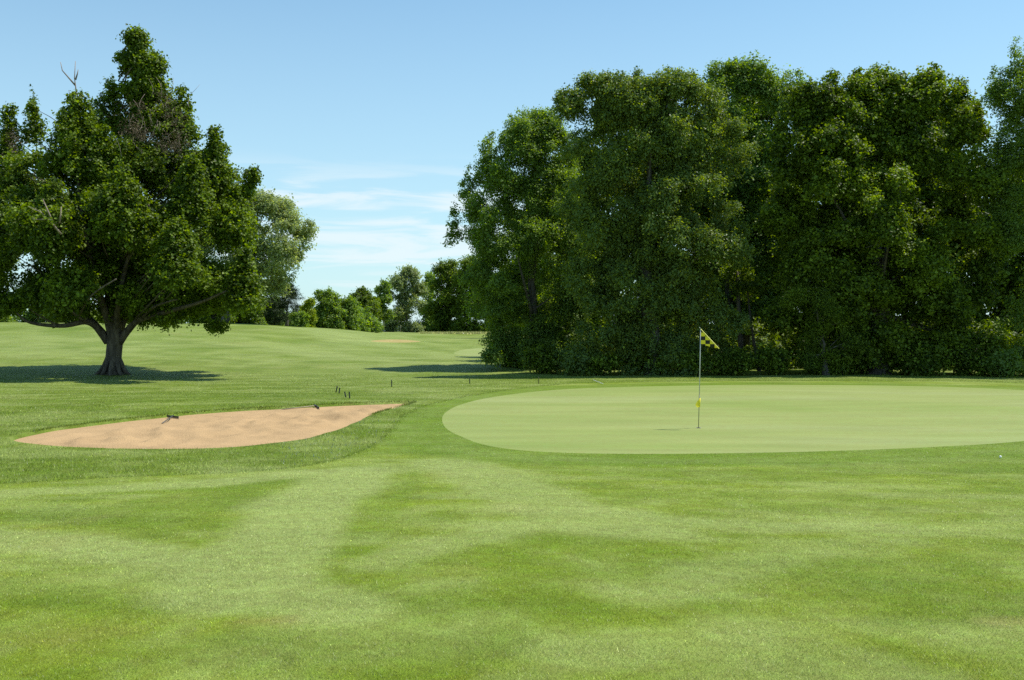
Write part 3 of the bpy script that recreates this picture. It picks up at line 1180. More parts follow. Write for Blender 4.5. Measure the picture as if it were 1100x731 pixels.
mc += spire(10, 108, 190, 22, MY, 0.4, 24, (0.32, 0.55), 114)
mc += spire(-28, 110, 200, 34, MY, 0.2, 30, (0.4, 0.7), 115)
mc += spire(58, 190, 262, 36, MY, -3.6, 32, (0.4, 0.75), 118)
mc += spire(130, 178, 250, 36, MY, -4.0, 34, (0.4, 0.75), 116)
mc += spire(190, 232, 300, 38, MY, -4.2, 32, (0.4, 0.8), 117)
mc += spire(262, 262, 330, 30, MY, -2.0, 24, (0.4, 0.7), 120)
mc += px_lobe(232, 350, 14, 10, MY, -1.5, 6, (0.25, 0.38), 119)
mc += px_lobe(205, 322, 50, 20, MY, -0.5, 22, (0.4, 0.7), 121)
mc += px_lobe(250, 318, 32, 24, MY, 0.3, 18, (0.4, 0.7), 122)
mc += px_lobe(50, 330, 60, 16, MY, -0.5, 24, (0.35, 0.6), 123)
mc += px_lobe(150, 300, 80, 40, MY, 1.5, 36, (0.5, 0.8), 124)
mc += px_lobe(120, 250, 90, 60, MY, 1.5, 40, (0.6, 1.0), 125)
maple = empty('maple_tree', mb_)
tag(maple, 'broad dark maple with a tall leafy spire, standing alone left of the bunker', 'tree')
m = MB()


def pxp(u, v, dy=0.0):
    return at(u, v, MY + dy)


trunk_path = [mb_ - np.array([0, 0, 0.2]), mb_ + np.array([0, 0, 0.06]), pxp(121.5, 396), pxp(122, 385), pxp(123, 372), pxp(124, 360), pxp(122, 340), pxp(124, 300), pxp(135, 240), pxp(145, 170), pxp(150, 100), pxp(151, 50)]
m.tube(trunk_path, [0.56, 0.44, 0.37, 0.34, 0.33, 0.35, 0.28, 0.33, 0.25, 0.17, 0.09, 0.02], 16, 0.13, 3)
for a in np.linspace(0, 2 * math.pi, 9, endpoint=False):     # root flare
    d = np.array([math.cos(a), math.sin(a), 0])
    ll = 0.70 + 0.35 * random.random()
    e = mb_ + d * ll
    e[2] = tz(e[0], e[1]) - 0.05
    m.tube(bez(mb_ + d * 0.24 + np.array([0, 0, 0.85]), mb_ + d * 0.36 + np.array([0, 0, 0.12]), e, 7), [0.06, 0.10, 0.12, 0.11, 0.09, 0.07, 0.03], 8, 0.2, 5)
limbs = [([(116, 368, 0), (104, 352, -.3), (92, 346, -.8), (70, 350, -1.2), (45, 349, -1.6), (28, 345, -2), (18, 336, -2.2)], 0.26, 0.04),
         ([(118, 366, 0), (100, 346, .5), (84, 330, 1), (60, 300, 1.6), (30, 260, 2)], 0.24, 0.05),
         ([(128, 368, 0), (140, 352, -.3), (152, 343, -.8), (180, 335, -1.6), (215, 325, -2.2), (245, 312, -2.5)], 0.27, 0.05),
         ([(126, 364, 0), (136, 335, .6), (150, 300, 1.2), (180, 255, 2), (220, 200, 2.4)], 0.27, 0.05),
         ([(120, 362, 0), (110, 325, -.6), (98, 280, -1.2), (85, 210, -1.8), (84, 120, -1.2)], 0.27, 0.04),
         ([(124, 360, 0), (128, 320, -1), (140, 270, -1.8), (160, 220, -2.6)], 0.22, 0.05),
         ([(122, 350, 0), (118, 310, .8), (112, 250, 2), (130, 160, 1)], 0.22, 0.05),
         ([(104, 352, -.3), (86, 342, -1.2), (70, 330, -2), (50, 325, -3)], 0.12, 0.03),
         ([(60, 349, -1.4), (40, 338, -1.8), (30, 330, -2)], 0.07, 0.02),
         ([(152, 343, -.8), (165, 330, -2), (190, 322, -3.5)], 0.12, 0.03),
         ([(60, 300, 1.6), (20, 230, 1), (12, 150, .5)], 0.08, 0.02),
         ([(30, 260, 2), (38, 180, .8), (40, 115, .6)], 0.07, 0.012),
         ([(220, 200, 2.4), (252, 198, .5), (272, 192, -.4)], 0.06, 0.012),
         ([(85, 340, -2.2), (98, 318, -4.6), (125, 300, -5.2)], 0.06, 0.03)]
for pl, ra, rb in limbs:
    P = smooth_closed([pxp(*q) for q in pl], 4, False)
    m.tube(P, np.linspace(ra * 0.66, rb * 0.8, len(P)), 8, 0.10, 9)
rr_ = np.random.default_rng(5)
for c in mc[::4]:
    c0 = np.array(c[:3])
    ax_ = np.array([mb_[0], MY, c0[2] - abs(c0[0] - mb_[0]) * 0.5 - 0.8])
    s = ax_ + (c0 - ax_) * 0.35
    if s[2] < mb_[2] + 2.2:
        continue
    m.tube(bez(s, (s + c0) / 2 + rr_.normal(size=3) * 0.25, c0, 5), np.linspace(0.035, 0.010, 5), 5)
m.build('trunk', M_BARK, maple, True, maple.location)
dead = MB()
for pl in ([(88, 118, -.9), (82, 100, -.9), (80, 84, -.8), (81, 66, -.8)], [(81, 92, -.8), (74, 84, -.9), (67, 76, -.9), (65, 67, -.9)], [(80, 100, -.8), (75, 104, -.9), (74, 97, -.9)], [(81, 86, -.8), (83, 80, -.8), (84, 75, -.8)], [(78, 110, -1), (72, 103, -1)]):
    P = np.array([pxp(*q) for q in pl])
    dead.tube(P, np.linspace(0.04, 0.012, len(P)), 5)
db = dead.build('dead_branch', M_DEAD, maple, True, maple.location)
db["label"] = "bare dead twigs sticking up against the sky"
dead = MB()
for i in range(30):    # thin dead twigs showing in the upper crown
    u0, v0 = rr_.uniform(128, 205), rr_.uniform(100, 170)
    s = pxp(u0, v0, -1.6 + rr_.uniform(-.6, .4))
    e = s + np.array([rr_.normal() * 0.25, rr_.normal() * 0.25, rr_.uniform(0.3, 0.8)])
    dead.tube(bez(s, (s + e) / 2 + rr_.normal(size=3) * 0.12, e, 4), np.linspace(0.012, 0.005, 4), 4)
db = dead.build('dead_twigs', M_DEAD, maple, True, maple.location)
db["kind"] = "stuff"
dead = MB()
for pl in ([(66, 252, -5), (56, 240, -5.2), (44, 228, -5.1), (30, 222, -5)], [(60, 246, -5), (52, 228, -5.3), (46, 214, -5.2)], [(64, 240, -5), (66, 222, -5)], [(50, 236, -5), (38, 236, -5.2)]):
    P = np.array([pxp(*q) for q in pl])
    dead.tube(P, np.linspace(0.045, 0.012, len(P)), 5)
db = dead.build('dead_branch', M_DEAD, maple, True, maple.location)
crown('crown', mc, 420000, 0.115, L_MAPLE, maple, 201, spiky=0.30, sprig=10, up=0.6, aspect=0.95)
wc = px_lobe(150, 128, 22, 30, MY, -1.6, 12, (0.4, 0.6), 151) + px_lobe(186, 140, 20, 34, MY, -1.5, 12, (0.35, 0.6), 152) + px_lobe(12, 150, 10, 22, MY, -0.4, 6, (0.3, 0.5), 153) + px_lobe(180, 108, 16, 14, MY, -0.8, 5, (0.3, 0.5), 154)
wf = crown('withered_foliage', wc, 2600, 0.085, L_BROWN, maple, 202, spiky=0.7, sprig=12, droop=0.6, aspect=0.35)
wf["label"] = "dry brownish twiggy foliage below the spire" 

# --- the wood on the right
GAP = [(788, 828, 357, 375)]
T1Y, T2Y, T3Y, T4Y, T5Y = 50.5, 45.4, 54.0, 45.8, 44.5
c1 = outline_clumps([(119, 548, 606), (132, 534, 620), (152, 522, 630), (178, 505, 635), (212, 490, 640), (245, 486, 640), (280, 484, 640), (315, 490, 640), (345, 502, 640), (372, 512, 640), (396, 525, 640)], T1Y, 380, (0.35, 0.75), 301, 0.9, 0.7, bough=(0.8, 1.5), tuck=0.1)
c1 += spire(590, 114, 160, 26, T1Y, -0.5, 24, (0.3, 0.5), 305)
c1 += spire(552, 118, 170, 26, T1Y, -0.2, 24, (0.3, 0.5), 306)
c1 += spire(525, 140, 200, 24, T1Y, 0.2, 20, (0.3, 0.5), 307)
c1 += spire(503, 178, 215, 14, T1Y, 0.2, 10, (0.22, 0.40), 303)
c1 += spire(488, 214, 262, 12, T1Y, 0.0, 10, (0.22, 0.40), 302)
c1 += px_lobe(534, 383, 18, 12, T1Y, -2.6, 9, (0.3, 0.5), 304)
tree('ash_tree', 'light green loose-leaved tree at the left end of the tall wood', 'tree', 575, T1Y, c1, 210000, 0.115, L_ASH, M_BARK2, 310, r0=0.28, spiky=0.5, sprig=10, aspect=0.6)
c2 = outline_clumps([(76, 625, 750), (86, 610, 775), (100, 602, 790), (125, 598, 802), (160, 597, 812), (210, 597, 818), (260, 595, 820), (310, 590, 818), (350, 588, 812), (385, 590, 806), (407, 596, 800)], T2Y, 420, (0.4, 0.85), 321, 0.62, 0.72, bough=(1.0, 1.9), tuck=0.7)
for i, (u, v) in enumerate([(620, 84), (652, 74), (684, 72), (716, 70), (742, 80), (768, 96)]):
    c2 += spire(u, v, v + 40, 15, T2Y, -0.2 + 0.3 * (i % 2), 10, (0.28, 0.45), 322 + i)
c2 += px_lobe(612, 112, 17, 24, T2Y, -0.3, 16, (0.3, 0.5), 331)
c2 += px_lobe(640, 92, 30, 16, T2Y, 0, 16, (0.3, 0.5), 332)
tree('elm_tree', 'wide dense dark tree with drooping sprays, behind the left half of the green', 'tree', 700, T2Y, c2, 300000, 0.122, L_ELM, M_BARK2, 330, r0=0.40, droop=0.35, spiky=0.5, sprig=11, up=0.5, gapbox=GAP, aspect=0.55)
c3 = outline_clumps([(66, 765, 815), (74, 752, 845), (85, 745, 874), (110, 738, 880), (160, 735, 885), (230, 738, 885), (300, 740, 880), (350, 745, 870)], T3Y, 240, (0.5, 0.95), 341, 0.7, 0.6)
c3 += spire(856, 72, 110, 20, T3Y, 0, 12, (0.3, 0.5), 342)
c3 += spire(788, 62, 100, 24, T3Y, 0, 14, (0.3, 0.5), 343)
tree('ash_tree', 'pale-topped tree rising behind and between the two largest dark trees', 'tree', 772, T3Y, c3, 130000, 0.15, L_ASH, M_BARK2, 350, r0=0.3, spiky=0.5, sprig=9, gapbox=GAP, aspect=0.6)
c4 = outline_clumps([(78, 872, 1035), (92, 850, 1046), (115, 832, 1054), (145, 818, 1068), (190, 808, 1080), (240, 806, 1085), (290, 808, 1088), (330, 812, 1088), (370, 818, 1086), (406, 826, 1085)], T4Y, 420, (0.45, 0.9), 361, 0.62, 0.72, bough=(1.1, 2.1), tuck=0.75)
for i, (u, v, ru) in enumerate([(893, 72, 20), (920, 74, 18), (940, 68, 18), (966, 76, 18), (1003, 71, 19), (1032, 80, 16), (866, 92, 20), (1050, 108, 16), (840, 120, 18)]):
    c4 += spire(u, v, v + 46, ru, T4Y, 0.3 * (i % 3) - 0.3, 12, (0.3, 0.5), 370 + i)
tree('maple_tree', 'huge dark maple with a lumpy top, right of the flagstick', 'tree', 945, T4Y, c4, 330000, 0.125, L_MAP2, M_BARK2, 380, r0=0.42, spiky=0.3, sprig=10, gapbox=GAP, aspect=0.9)
c5 = outline_clumps([(36, 1098, 1150), (50, 1082, 1170), (75, 1062, 1190), (100, 1056, 1200), (140, 1062, 1210), (200, 1066, 1215), (270, 1066, 1215), (330, 1066, 1210), (385, 1070, 1200), (406, 1075, 1195)], T5Y, 260, (0.35, 0.7), 391, 0.8, 0.65, bough=(0.7, 1.3))
c5 += px_lobe(1086, 105, 26, 34, T5Y, 0, 24, (0.3, 0.5), 394)
c5 += px_lobe(1092, 165, 30, 40, T5Y, 0.5, 34, (0.35, 0.6), 395)
c5 += px_lobe(1090, 235, 26, 46, T5Y, 0, 30, (0.35, 0.6), 396)
c5 += spire(1066, 72, 110, 12, T5Y, 0, 8, (0.24, 0.4), 392)
c5 += spire(1092, 38, 80, 12, T5Y, 0, 8, (0.24, 0.4), 393)
tree('ash_tree', 'loose airy tree cut by the right edge of the photo', 'tree', 1140, T5Y, c5, 120000, 0.115, L_ASH, M_BARK2, 400, r0=0.26, spiky=0.7, sprig=10, aspect=0.5)
# trees behind the front row
back = [('dark tree filling the wood behind the drooping tree', 690, 57, 112, 110, 290),
        ('dark tree filling the wood behind the lumpy maple', 900, 57, 105, 90, 300),
        ('dark tree in the wood behind the right end of the lumpy maple', 1010, 57, 110, 80, 300),
        ('dark tree in the wood behind the pale-topped tree', 800, 62, 95, 80, 300),
        ('dark tree in the wood behind the airy tree at the right edge', 1110, 56, 170, 80, 300),
        ('dark tree deep in the wood behind the light left-end tree', 610, 66, 190, 60, 350)]
for i, (lab, u, Y, v0, ru, _) in enumerate(back):
    rows = [(v0, u - ru * 0.4, u + ru * 0.4), (v0 + 40, u - ru * 0.8, u + ru * 0.8), (v0 + 110, u - ru, u + ru), (300, u - ru, u + ru), (368, u - ru * 0.85, u + ru * 0.85)]
    cb = outline_clumps(rows, Y, 90, (0.8, 1.6), 420 + i, 0.7, 0.6)
    tree('forest_tree', lab, 'tree', u, Y, cb, 36000, 0.26, L_MAP2, M_BARK2, 430 + i, r0=0.35, gapbox=GAP, group='trees deep in the wood')
# low dark tree in front of the maple
c6 = outline_clumps([(282, 862, 900), (300, 845, 925), (325, 828, 950), (355, 822, 958), (385, 830, 950), (404, 840, 945)], 44.2, 60, (0.3, 0.6), 441, 0.5, 0.6)
tree('young_tree', 'low dark tree under the lumpy maple, right of the flag', 'tree', 888, 44.2, c6, 26000, 0.11, L_MAP2, M_BARK2, 442, r0=0.12, droop=0.6, gapbox=GAP, aspect=0.35, sprig=11)
# slim trunks of the gap right of the flag
for i, (pl, ra, lab) in enumerate([([(797, 404), (796, 380), (794, 345), (792, 290)], 0.17, 'straight bare trunk in the gap of the wood, right of the flag'),
                                  ([(816, 402), (812, 380), (807, 350), (803, 310)], 0.10, 'slim leaning trunk in the gap of the wood')]):
    b0 = at(pl[0][0], pl[0][1], 47.5)
    b0[2] = tz(b0[0], b0[1])
    tr = empty('sapling', b0)
    tag(tr, lab, 'tree')
    mm = MB()
    P = [b0 - np.array([0, 0, .1])] + [at(u, v, 47.5) for u, v in pl[1:]]
    mm.tube(smooth_closed(P, 4, False), np.linspace(ra, ra * 0.4, 13), 8, 0.1, i)
    mm.build('trunk', M_BARK, tr, True, tr.location)
    cc = lobe_clumps(at(pl[3][0], pl[3][1], 47.5), 1.0, 1.0, 1.0, 6, (0.4, 0.6), 450 + i)
    crown('crown', cc, 1800, 0.12, L_MAP2, tr, 455 + i)
# undergrowth along the wood edge
sh = [(548, 50.6, 16, 22), (586, 46.5, 20, 34), (640, 45.0, 26, 26), (690, 45.4, 20, 44), (735, 44.8, 26, 30), (788, 44.4, 22, 33), (828, 44.6, 18, 34),
      (905, 45.0, 26, 44), (985, 44.8, 24, 30), (1040, 45.2, 22, 48), (1080, 43.4, 16, 32), (1150, 44.2, 30, 40)]
where = ['dark low shrub at the foot of the light left-end tree', 'dark shrub between the light left-end tree and the drooping tree', 'dark shrub under the drooping tree, behind the whitish stake',
         'tall dark shrub at the trunk of the drooping tree', 'dark shrub just left of the flagstick', 'dark shrub just below the bright gap in the wood, left part', 'dark shrub just below the bright gap in the wood, right part',
         'tall dark shrub behind the low dark tree', 'dark shrub at the trunk of the lumpy maple', 'tall dark shrub under the right side of the lumpy maple', 'bright-leaved bush by the right edge of the photo', 'dark shrub beyond the right edge']
for i, ((u, Y, ru, hh), wl_) in enumerate(zip(sh, where)):
    gx_ = (u - 550) / F * Y
    g0 = tz(gx_, Y)
    k = Y / F
    cc = lobe_clumps(np.array([gx_, Y, g0 + hh * k * 0.42]), ru * k * 1.25, ru * k * 0.9, hh * k * 0.55, 22, (0.22, 0.5), 460 + i, 0.3)
    s = empty('shrub', (gx_, Y, g0))
    tag(s, wl_, 'shrub', 'undergrowth along the wood')
    mm = MB()
    for q in cc[:5]:
        mm.tube(bez(np.array([gx_, Y, g0 - .05]), np.array([gx_, Y, g0 + .3]), np.array(q[:3]), 5), np.linspace(0.03, 0.01, 5), 5)
    mm.build('stem', M_BARK2, s, True, s.location)
    crown('foliage', cc, 6500, 0.12, L_ASH if i == 10 else L_MAP2, s, 480 + i, spiky=0.5, sprig=7)

# --- distance
def bg(name, lab, u, v0, vb, ru, Y, n, leaf, lm, seed, bm=None, shape='round', ncl=40, rc=(0.5, 1.1), group='distant trees beyond the fields', base_u=None, **kw):
    k = Y / F
    if shape == 'round':
        rows = [(v0, u - ru * 0.35, u + ru * 0.35), (v0 + (vb - v0) * 0.18, u - ru * 0.8, u + ru * 0.8), (v0 + (vb - v0) * 0.45, u - ru, u + ru), (v0 + (vb - v0) * 0.75, u - ru * 0.95, u + ru * 0.95), (vb, u - ru * 0.95, u + ru * 0.95), (vb + 8, u - ru * 0.9, u + ru * 0.9)]
    elif shape == 'cone':
        rows = [(v0, u - ru * 0.15, u + ru * 0.15), (v0 + (vb - v0) * 0.5, u - ru * 0.75, u + ru * 0.75), (vb, u - ru, u + ru)]
    cc = outline_clumps(rows, Y, ncl * 2, rc, seed, 0.8, 0.6, bough=(rc[1] * 0.9, rc[1] * 1.5))
    return tree(name, lab, 'tree', u if base_u is None else base_u, Y, cc, int(n * 1.7), leaf, lm, bm or M_BARK2, seed + 1, r0=0.22, nlimb=10, twigs=1, group=group, **kw)


bg('bush', 'sunlit yellowish bush beyond the gap in the wood, right of the flag', 810, 350, 374, 34, 74, 7000, 0.16, L_PALE, 491, ncl=24, rc=(0.4, 0.8), group=None)
cb = []
BY = 113.0
rows = [(206, 262, 298), (215, 235, 315), (235, 215, 335), (262, 205, 342), (285, 200, 336), (303, 205, 318), (325, 215, 290)]
cb = outline_clumps(rows, BY, 150, (0.8, 1.7), 501, 0.8, 0.65)
cb += px_lobe(330, 248, 14, 12, BY, 0, 6, (0.5, 0.9), 502)
cb += px_lobe(318, 275, 14, 12, BY, 0, 6, (0.5, 0.9), 503)
tree('poplar_tree', 'pale green tree showing to the right behind the big maple', 'tree', 240, BY, cb, 80000, 0.23, L_PALE, M_BARK2, 504, tone_off=0.3, r0=0.35, spiky=0.5, sprig=8, aspect=0.7)
cb = outline_clumps([(180, -60, 0), (220, -90, 30), (270, -100, 45), (320, -90, 40)], 108, 50, (0.8, 1.6), 506, 0.8, 0.65)
tree('poplar_tree', 'pale tree glimpsed behind the left side of the big maple', 'tree', -30, 108, cb, 16000, 0.24, L_PALE, M_BARK2, 507, r0=0.35)

bg('bush', 'grey-green bush right of the big maple, under the pale tree', 258, 306, 349, 30, 124, 16000, 0.22, L_ASH, 510)
bg('bush', 'tall grey-green tree touching the dark pine on its left', 288, 301, 349, 22, 128, 10000, 0.22, L_BLUE, 515)
# pine with tiers
PY = 121.0
pc = []
r_ = np.random.default_rng(9)
gx_ = (308 - 550) / F * PY
for t in range(9):
    zc = tz(gx_, PY) + 0.8 + t * (6.6 - tz(gx_, PY) - 0.2) / 8.0
    hw = 3.4 * (1 - (t / 10.5) ** 1.6)
    for j in range(11):
        a = r_.uniform(0, 2 * math.pi)
        q = r_.uniform(0.5, 0.8)
        rad = max(hw - q, 0) * r_.uniform(0.4, 1)
        pc.append((gx_ + rad * math.cos(a), PY + rad * math.sin(a), zc + r_.uniform(-.1, .1), q, 0.26, r_.uniform()))
tree('pine_tree', 'dark tiered pine on the crest, left of the yellow bush', 'tree', 308, PY, pc, 15000, 0.2, L_PINE, M_BARK2, 520, r0=0.18, aspect=0.3)
bg('bush', 'bright yellow-green bush on the crest beside the pine', 331, 321, 350, 11, 117, 5000, 0.18, L_YEL, 525, ncl=18, rc=(0.35, 0.7), group=None)
bg('bush', 'low green bush in front of the pine and yellow bush', 322, 335, 350, 12, 115, 3000, 0.18, L_ASH, 528, ncl=14, rc=(0.3, 0.6), group=None)
bg('bush', 'rounded mid-green tree right of the yellow bush', 352, 311, 350, 22, 126, 10000, 0.21, L_ASH, 530)
bg('bush', 'olive bush on the crest between two taller trees', 372, 319, 350, 18, 128, 7000, 0.21, L_ASH, 535)
bg('forest_tree', 'dark round distant tree left of the thin bluish tree', 389, 310, 352, 20, 165, 9000, 0.3, L_MAP2, 540, rc=(0.8, 1.6))
bg('forest_tree', 'low dark distant tree in the gap before the bluish tree', 402, 318, 353, 10, 172, 4000, 0.3, L_MAP2, 543, rc=(0.7, 1.3), ncl=20)
bg('birch_tree', 'thin bluish tree with a whitish trunk in the distance', 412, 302, 340, 12, 178, 5500, 0.28, L_ASH, 546, bm=M_BARKW, rc=(0.6, 1.2), ncl=26)
bg('forest_tree', 'largest loose light green tree in the distant row', 437, 288, 358, 31, 185, 20000, 0.3, L_PALE, 550, rc=(0.7, 1.7), spiky=0.6)
bg('forest_tree', 'pale narrow tree behind the largest distant tree', 461, 293, 354, 15, 200, 8000, 0.32, L_ASH, 555, rc=(0.8, 1.5), ncl=26)
bg('forest_tree', 'tall dark dense tree in the distance beside the wood', 482, 280, 358, 28, 172, 26000, 0.27, L_MAP2, 560, rc=(0.8, 1.8), ncl=60)
bg('forest_tree', 'dark distant tree partly hidden by the left-end tree of the wood', 512, 276, 359, 30, 168, 24000, 0.27, L_MAP2, 565, rc=(0.8, 1.8), ncl=60)
bg('forest_tree', 'dark distant tree seen through the left-end tree of the wood', 550, 280, 359, 28, 170, 12000, 0.3, L_MAP2, 570, rc=(0.8, 1.8), ncl=50)
bg('forest_tree', 'dark tree behind the left-end tree, throwing the far shadow across the field', 575, 225, 360, 62, 118, 26000, 0.25, L_MAP2, 575, rc=(0.9, 1.9), ncl=80)
def thicket(name, lab, u0, u1, Y, hpx, n, mat, seed, leaf=0.25, rr0=0.7, rr1=1.3, **kw):
    r = np.random.default_rng(seed)
    k = Y / F
    cl_ = []
    for q in range(int((u1 - u0) / 2.5)):
        u = r.uniform(u0, u1)
        yy_ = Y + r.uniform(-2, 4)
        x_ = (u - 550) / F * yy_
        g = tz(x_, yy_)
        h = hpx * k * r.uniform(0.35, 1.0)
        rr = r.uniform(rr0, rr1)
        for t in range(3):
            cl_.append((x_ + r.normal() * .3, yy_, g + h * (t + 0.3) / 3, rr, rr * 0.8, r.uniform()))
    root_ = empty('tmp', (0, 0, 0))
    o_ = crown(name, cl_, n, leaf, mat, root_, seed, **kw)
    o_.parent = None
    bpy.data.objects.remove(root_)
    tag(o_, lab, 'thicket', None, 'stuff')


thicket('thicket', 'dark brushwood filling the floor of the tall wood', 570, 1150, 51, 62, 60000, L_MAP2, 704, 0.17, 0.4, 0.8, gapbox=GAP)
thicket('thicket', 'low scrub closing the foot of the distant trees on the crest', 190, 402, 134, 32, 42000, L_ASH, 701)
thicket('thicket', 'low scrub in front of the farthest trees beside the wood', 430, 560, 200, 14, 14000, L_MAP2, 702)
thicket('thicket', 'low scrub line beyond the crest behind the big maple', -200, 195, 136, 26, 34000, L_ASH, 703)
# a low line of trees and bushes closing the crest behind the maple
rr_ = np.random.default_rng(77)
kinds = [L_ASH, L_MAP2, L_BLUE, L_ASH]
lefts = ['leftmost', 'second from the left', 'third from the left', 'fourth from the left', 'fifth from the left', 'sixth from the left', 'seventh from the left', 'eighth from the left', 'ninth from the left']
for i, u in enumerate(np.linspace(-150, 228, 9)):
    bg('bush', 'low distant tree under the big maple, %s of that row' % lefts[i], float(u), float(rr_.uniform(308, 322)), 350, float(rr_.uniform(24, 32)), float(rr_.uniform(120, 132)), 6500, 0.26, kinds[i % 4], 580 + i * 4)
# far belt closing the view to the right of the wood
for i, (u, Y) in enumerate([(700, 200), (800, 215), (900, 205), (1010, 210), (1120, 200), (1240, 190)]):
    bg('forest_tree', 'distant tree hidden behind the wood, %s of six' % ['first', 'second', 'third', 'fourth', 'fifth', 'last'][i], u, 300, 352, 50, Y, 6000, 0.4, L_MAP2, 640 + i * 3, rc=(1.2, 2.2))

# ------------------------------------------------------------------ small far shed
M_WALL = simple_mat('shed_wall', (0.55, 0.52, 0.48), 0.8)
M_ROOF = simple_mat('shed_roof', (0.22, 0.20, 0.20), 0.8)
M_DOOR = simple_mat('shed_door', (0.12, 0.11, 0.10), 0.7)
sx_, sy_ = (423 - 550) / F * 205, 205.0
sg = tz(sx_, sy_)
shed = empty('shed', (sx_, sy_, sg))
tag(shed, 'small pale shed half hidden behind the distant trees', 'shed')
mm = MB(); mm.box((0, 0, 0.85), (1.5, 0, 0), (0, 1.2, 0), (0, 0, 0.95)); mm.build('wall', M_WALL, shed)
mm = MB()
mm.add([(-1.75, -1.5, 1.82), (1.75, -1.5, 1.82), (1.75, 1.5, 1.82), (-1.75, 1.5, 1.82), (-1.75, 0, 2.6), (1.75, 0, 2.6)], [(0, 3, 2, 1), (0, 1, 5, 4), (3, 4, 5, 2), (0, 4, 3), (1, 2, 5)])
mm.build('roof', M_ROOF, shed)
mm = MB(); mm.box((0.4, -1.22, 0.8), (0.42, 0, 0), (0, 0.03, 0), (0, 0, 0.8)); mm.build('door', M_DOOR, shed)

# ------------------------------------------------------------------ flagstick
M_POLE = simple_mat('flag_pole', (0.50, 0.50, 0.46), 0.35)
M_GRIP = simple_mat('pole_lower', (0.16, 0.17, 0.10), 0.5)
M_YEL = simple_mat('flag_yellow', (0.80, 0.68, 0.02), 0.7, var=0.05)
M_HEM = simple_mat('flag_hem', (0.80, 0.76, 0.16), 0.6, var=0.04)
M_CUP = simple_mat('cup_white', (0.7, 0.7, 0.66), 0.5)
M_DARK = simple_mat('cup_dark', (0.01, 0.01, 0.008), 0.9)
fb = on_ground(750.3, 460)
FY = float(fb[1])
flag = empty('flagstick', fb)
tag(flag, 'golf flagstick with yellow and black checked flag standing on the green', 'golf flag')


def fl(u, v, dy=0.0):
    return at(u, v, FY + dy) - fb


mm = MB()
pt, pm = fl(752.6, 353.5), fl(751.3, 424)
mm.tube([pm, pm * 0.5 + pt * 0.5, pt], [0.0105, 0.0105, 0.009], 12)
mm.build('pole', M_POLE, flag, True)
mm = MB()
mm.tube([(0, 0, -0.02), pm * 0.5, pm], [0.0075, 0.008, 0.0105], 12)
mm.build('pole_base', M_GRIP, flag, True)
# the flag: a drooping triangle, checks follow the cloth
m_f, n_, l_, b_, o_ = new_mat('flag_checks')
uvn = n_.new('ShaderNodeUVMap')
ck = n_.new('ShaderNodeTexChecker')
ck.inputs['Scale'].default_value = 4.0
ck.inputs['Color1'].default_value = (0.84, 0.70, 0.02, 1)
ck.inputs['Color2'].default_value = (0.012, 0.011, 0.005, 1)
l_.new(uvn.outputs[0], ck.inputs['Vector'])
l_.new(ck.outputs[0], b_.inputs['Base Color'])
b_.inputs['Roughness'].default_value = 0.75
N = 14
A, B, Cc = (752.7, 354.0), (752.7, 370.0), (772.5, 375.2)
vs, fs, uvs = [], [], []
for side in (0, 1):
    for i in range(N + 1):
        for j in range(N + 1):
            s, t = i / N, j / N
            u = A[0] + (Cc[0] - A[0]) * s
            vt = A[1] + (Cc[1] - A[1]) * s
            vb2 = B[1] + (Cc[1] - B[1]) * s
            v = vt + (vb2 - vt) * t
            wv = 0.035 * math.sin(s * 7 + t * 2) * s - 0.14 * s
            p = fl(u, v, wv + (0.002 if side else -0.002))
            vs.append(tuple(p))
            uvs.append(((u - 752.7) / 20.0 + 1e-4, (374.0 - v) / 16.6 + 1e-4))
    o0 = side * (N + 1) ** 2
    for i in range(N):
        for j in range(N):
            a = o0 + i * (N + 1) + j
            q = (a, a + 1, a + N + 2, a + N + 1)
            fs.append(q if side else q[::-1])
me = bpy.data.meshes.new('flag')
me.from_pydata(vs, [], fs)
uvl = me.uv_layers.new(name='UVMap')
for lp in me.loops:
    uvl.data[lp.index].uv = uvs[lp.vertex_index]
me.polygons.foreach_set("use_smooth", np.ones(len(me.polygons), bool))
link('flag', me, m_f, flag)
mm = MB()
mm.tube([fl(A[0] + (Cc[0] - A[0]) * s, A[1] - 0.3 + (Cc[1] - A[1]) * s, 0.035 * math.sin(s * 7) * s - 0.14 * s - 0.004) for s in np.linspace(0, 1, 12)], 0.010, 6)
h_ = mm.build('hem', M_HEM, flag, True)
mm = MB()   # small marker flag low on the pole
vv = [fl(751.5, 428.8, -.012), fl(751.9, 437.4, -.012), fl(749.0, 438.0, -.04), fl(746.9, 435.4, -.05), fl(748.9, 431.4, -.03)]
v2 = [p + np.array([0, 0.006, 0]) for p in vv]
mm.add(vv + v2, [(0, 1, 2, 3, 4), (9, 8, 7, 6, 5)] + [(i, i + 5, (i + 1) % 5 + 5, (i + 1) % 5) for i in range(5)])
mm.build('marker_flag', M_YEL, flag)
mm = MB()
mm.tube([fl(751.7, 428, 0), fl(751.3, 437.5, 0)], 0.016, 10)
mm.build('marker_sleeve', M_YEL, flag, True)
cup = empty('hole_cup', fb)
tag(cup, 'round hole in the green at the foot of the flagstick', 'golf hole')
ring_v, ring_f = [], []
for k in range(32):
    a = 2 * math.pi * k / 32
    for r in (0.052, 0.058):
        px, py = r * math.cos(a), r * math.sin(a)
        ring_v.append((px, py, tz(fb[0] + px, fb[1] + py) - fb[2] + 0.006))
for k in range(32):
    a, b2 = 2 * k, 2 * ((k + 1) % 32)
    ring_f.append((a, a + 1, b2 + 1, b2))
me = bpy.data.meshes.new('cup_rim'); me.from_pydata(ring_v, [], ring_f); link('cup_rim', me, M_CUP, cup)
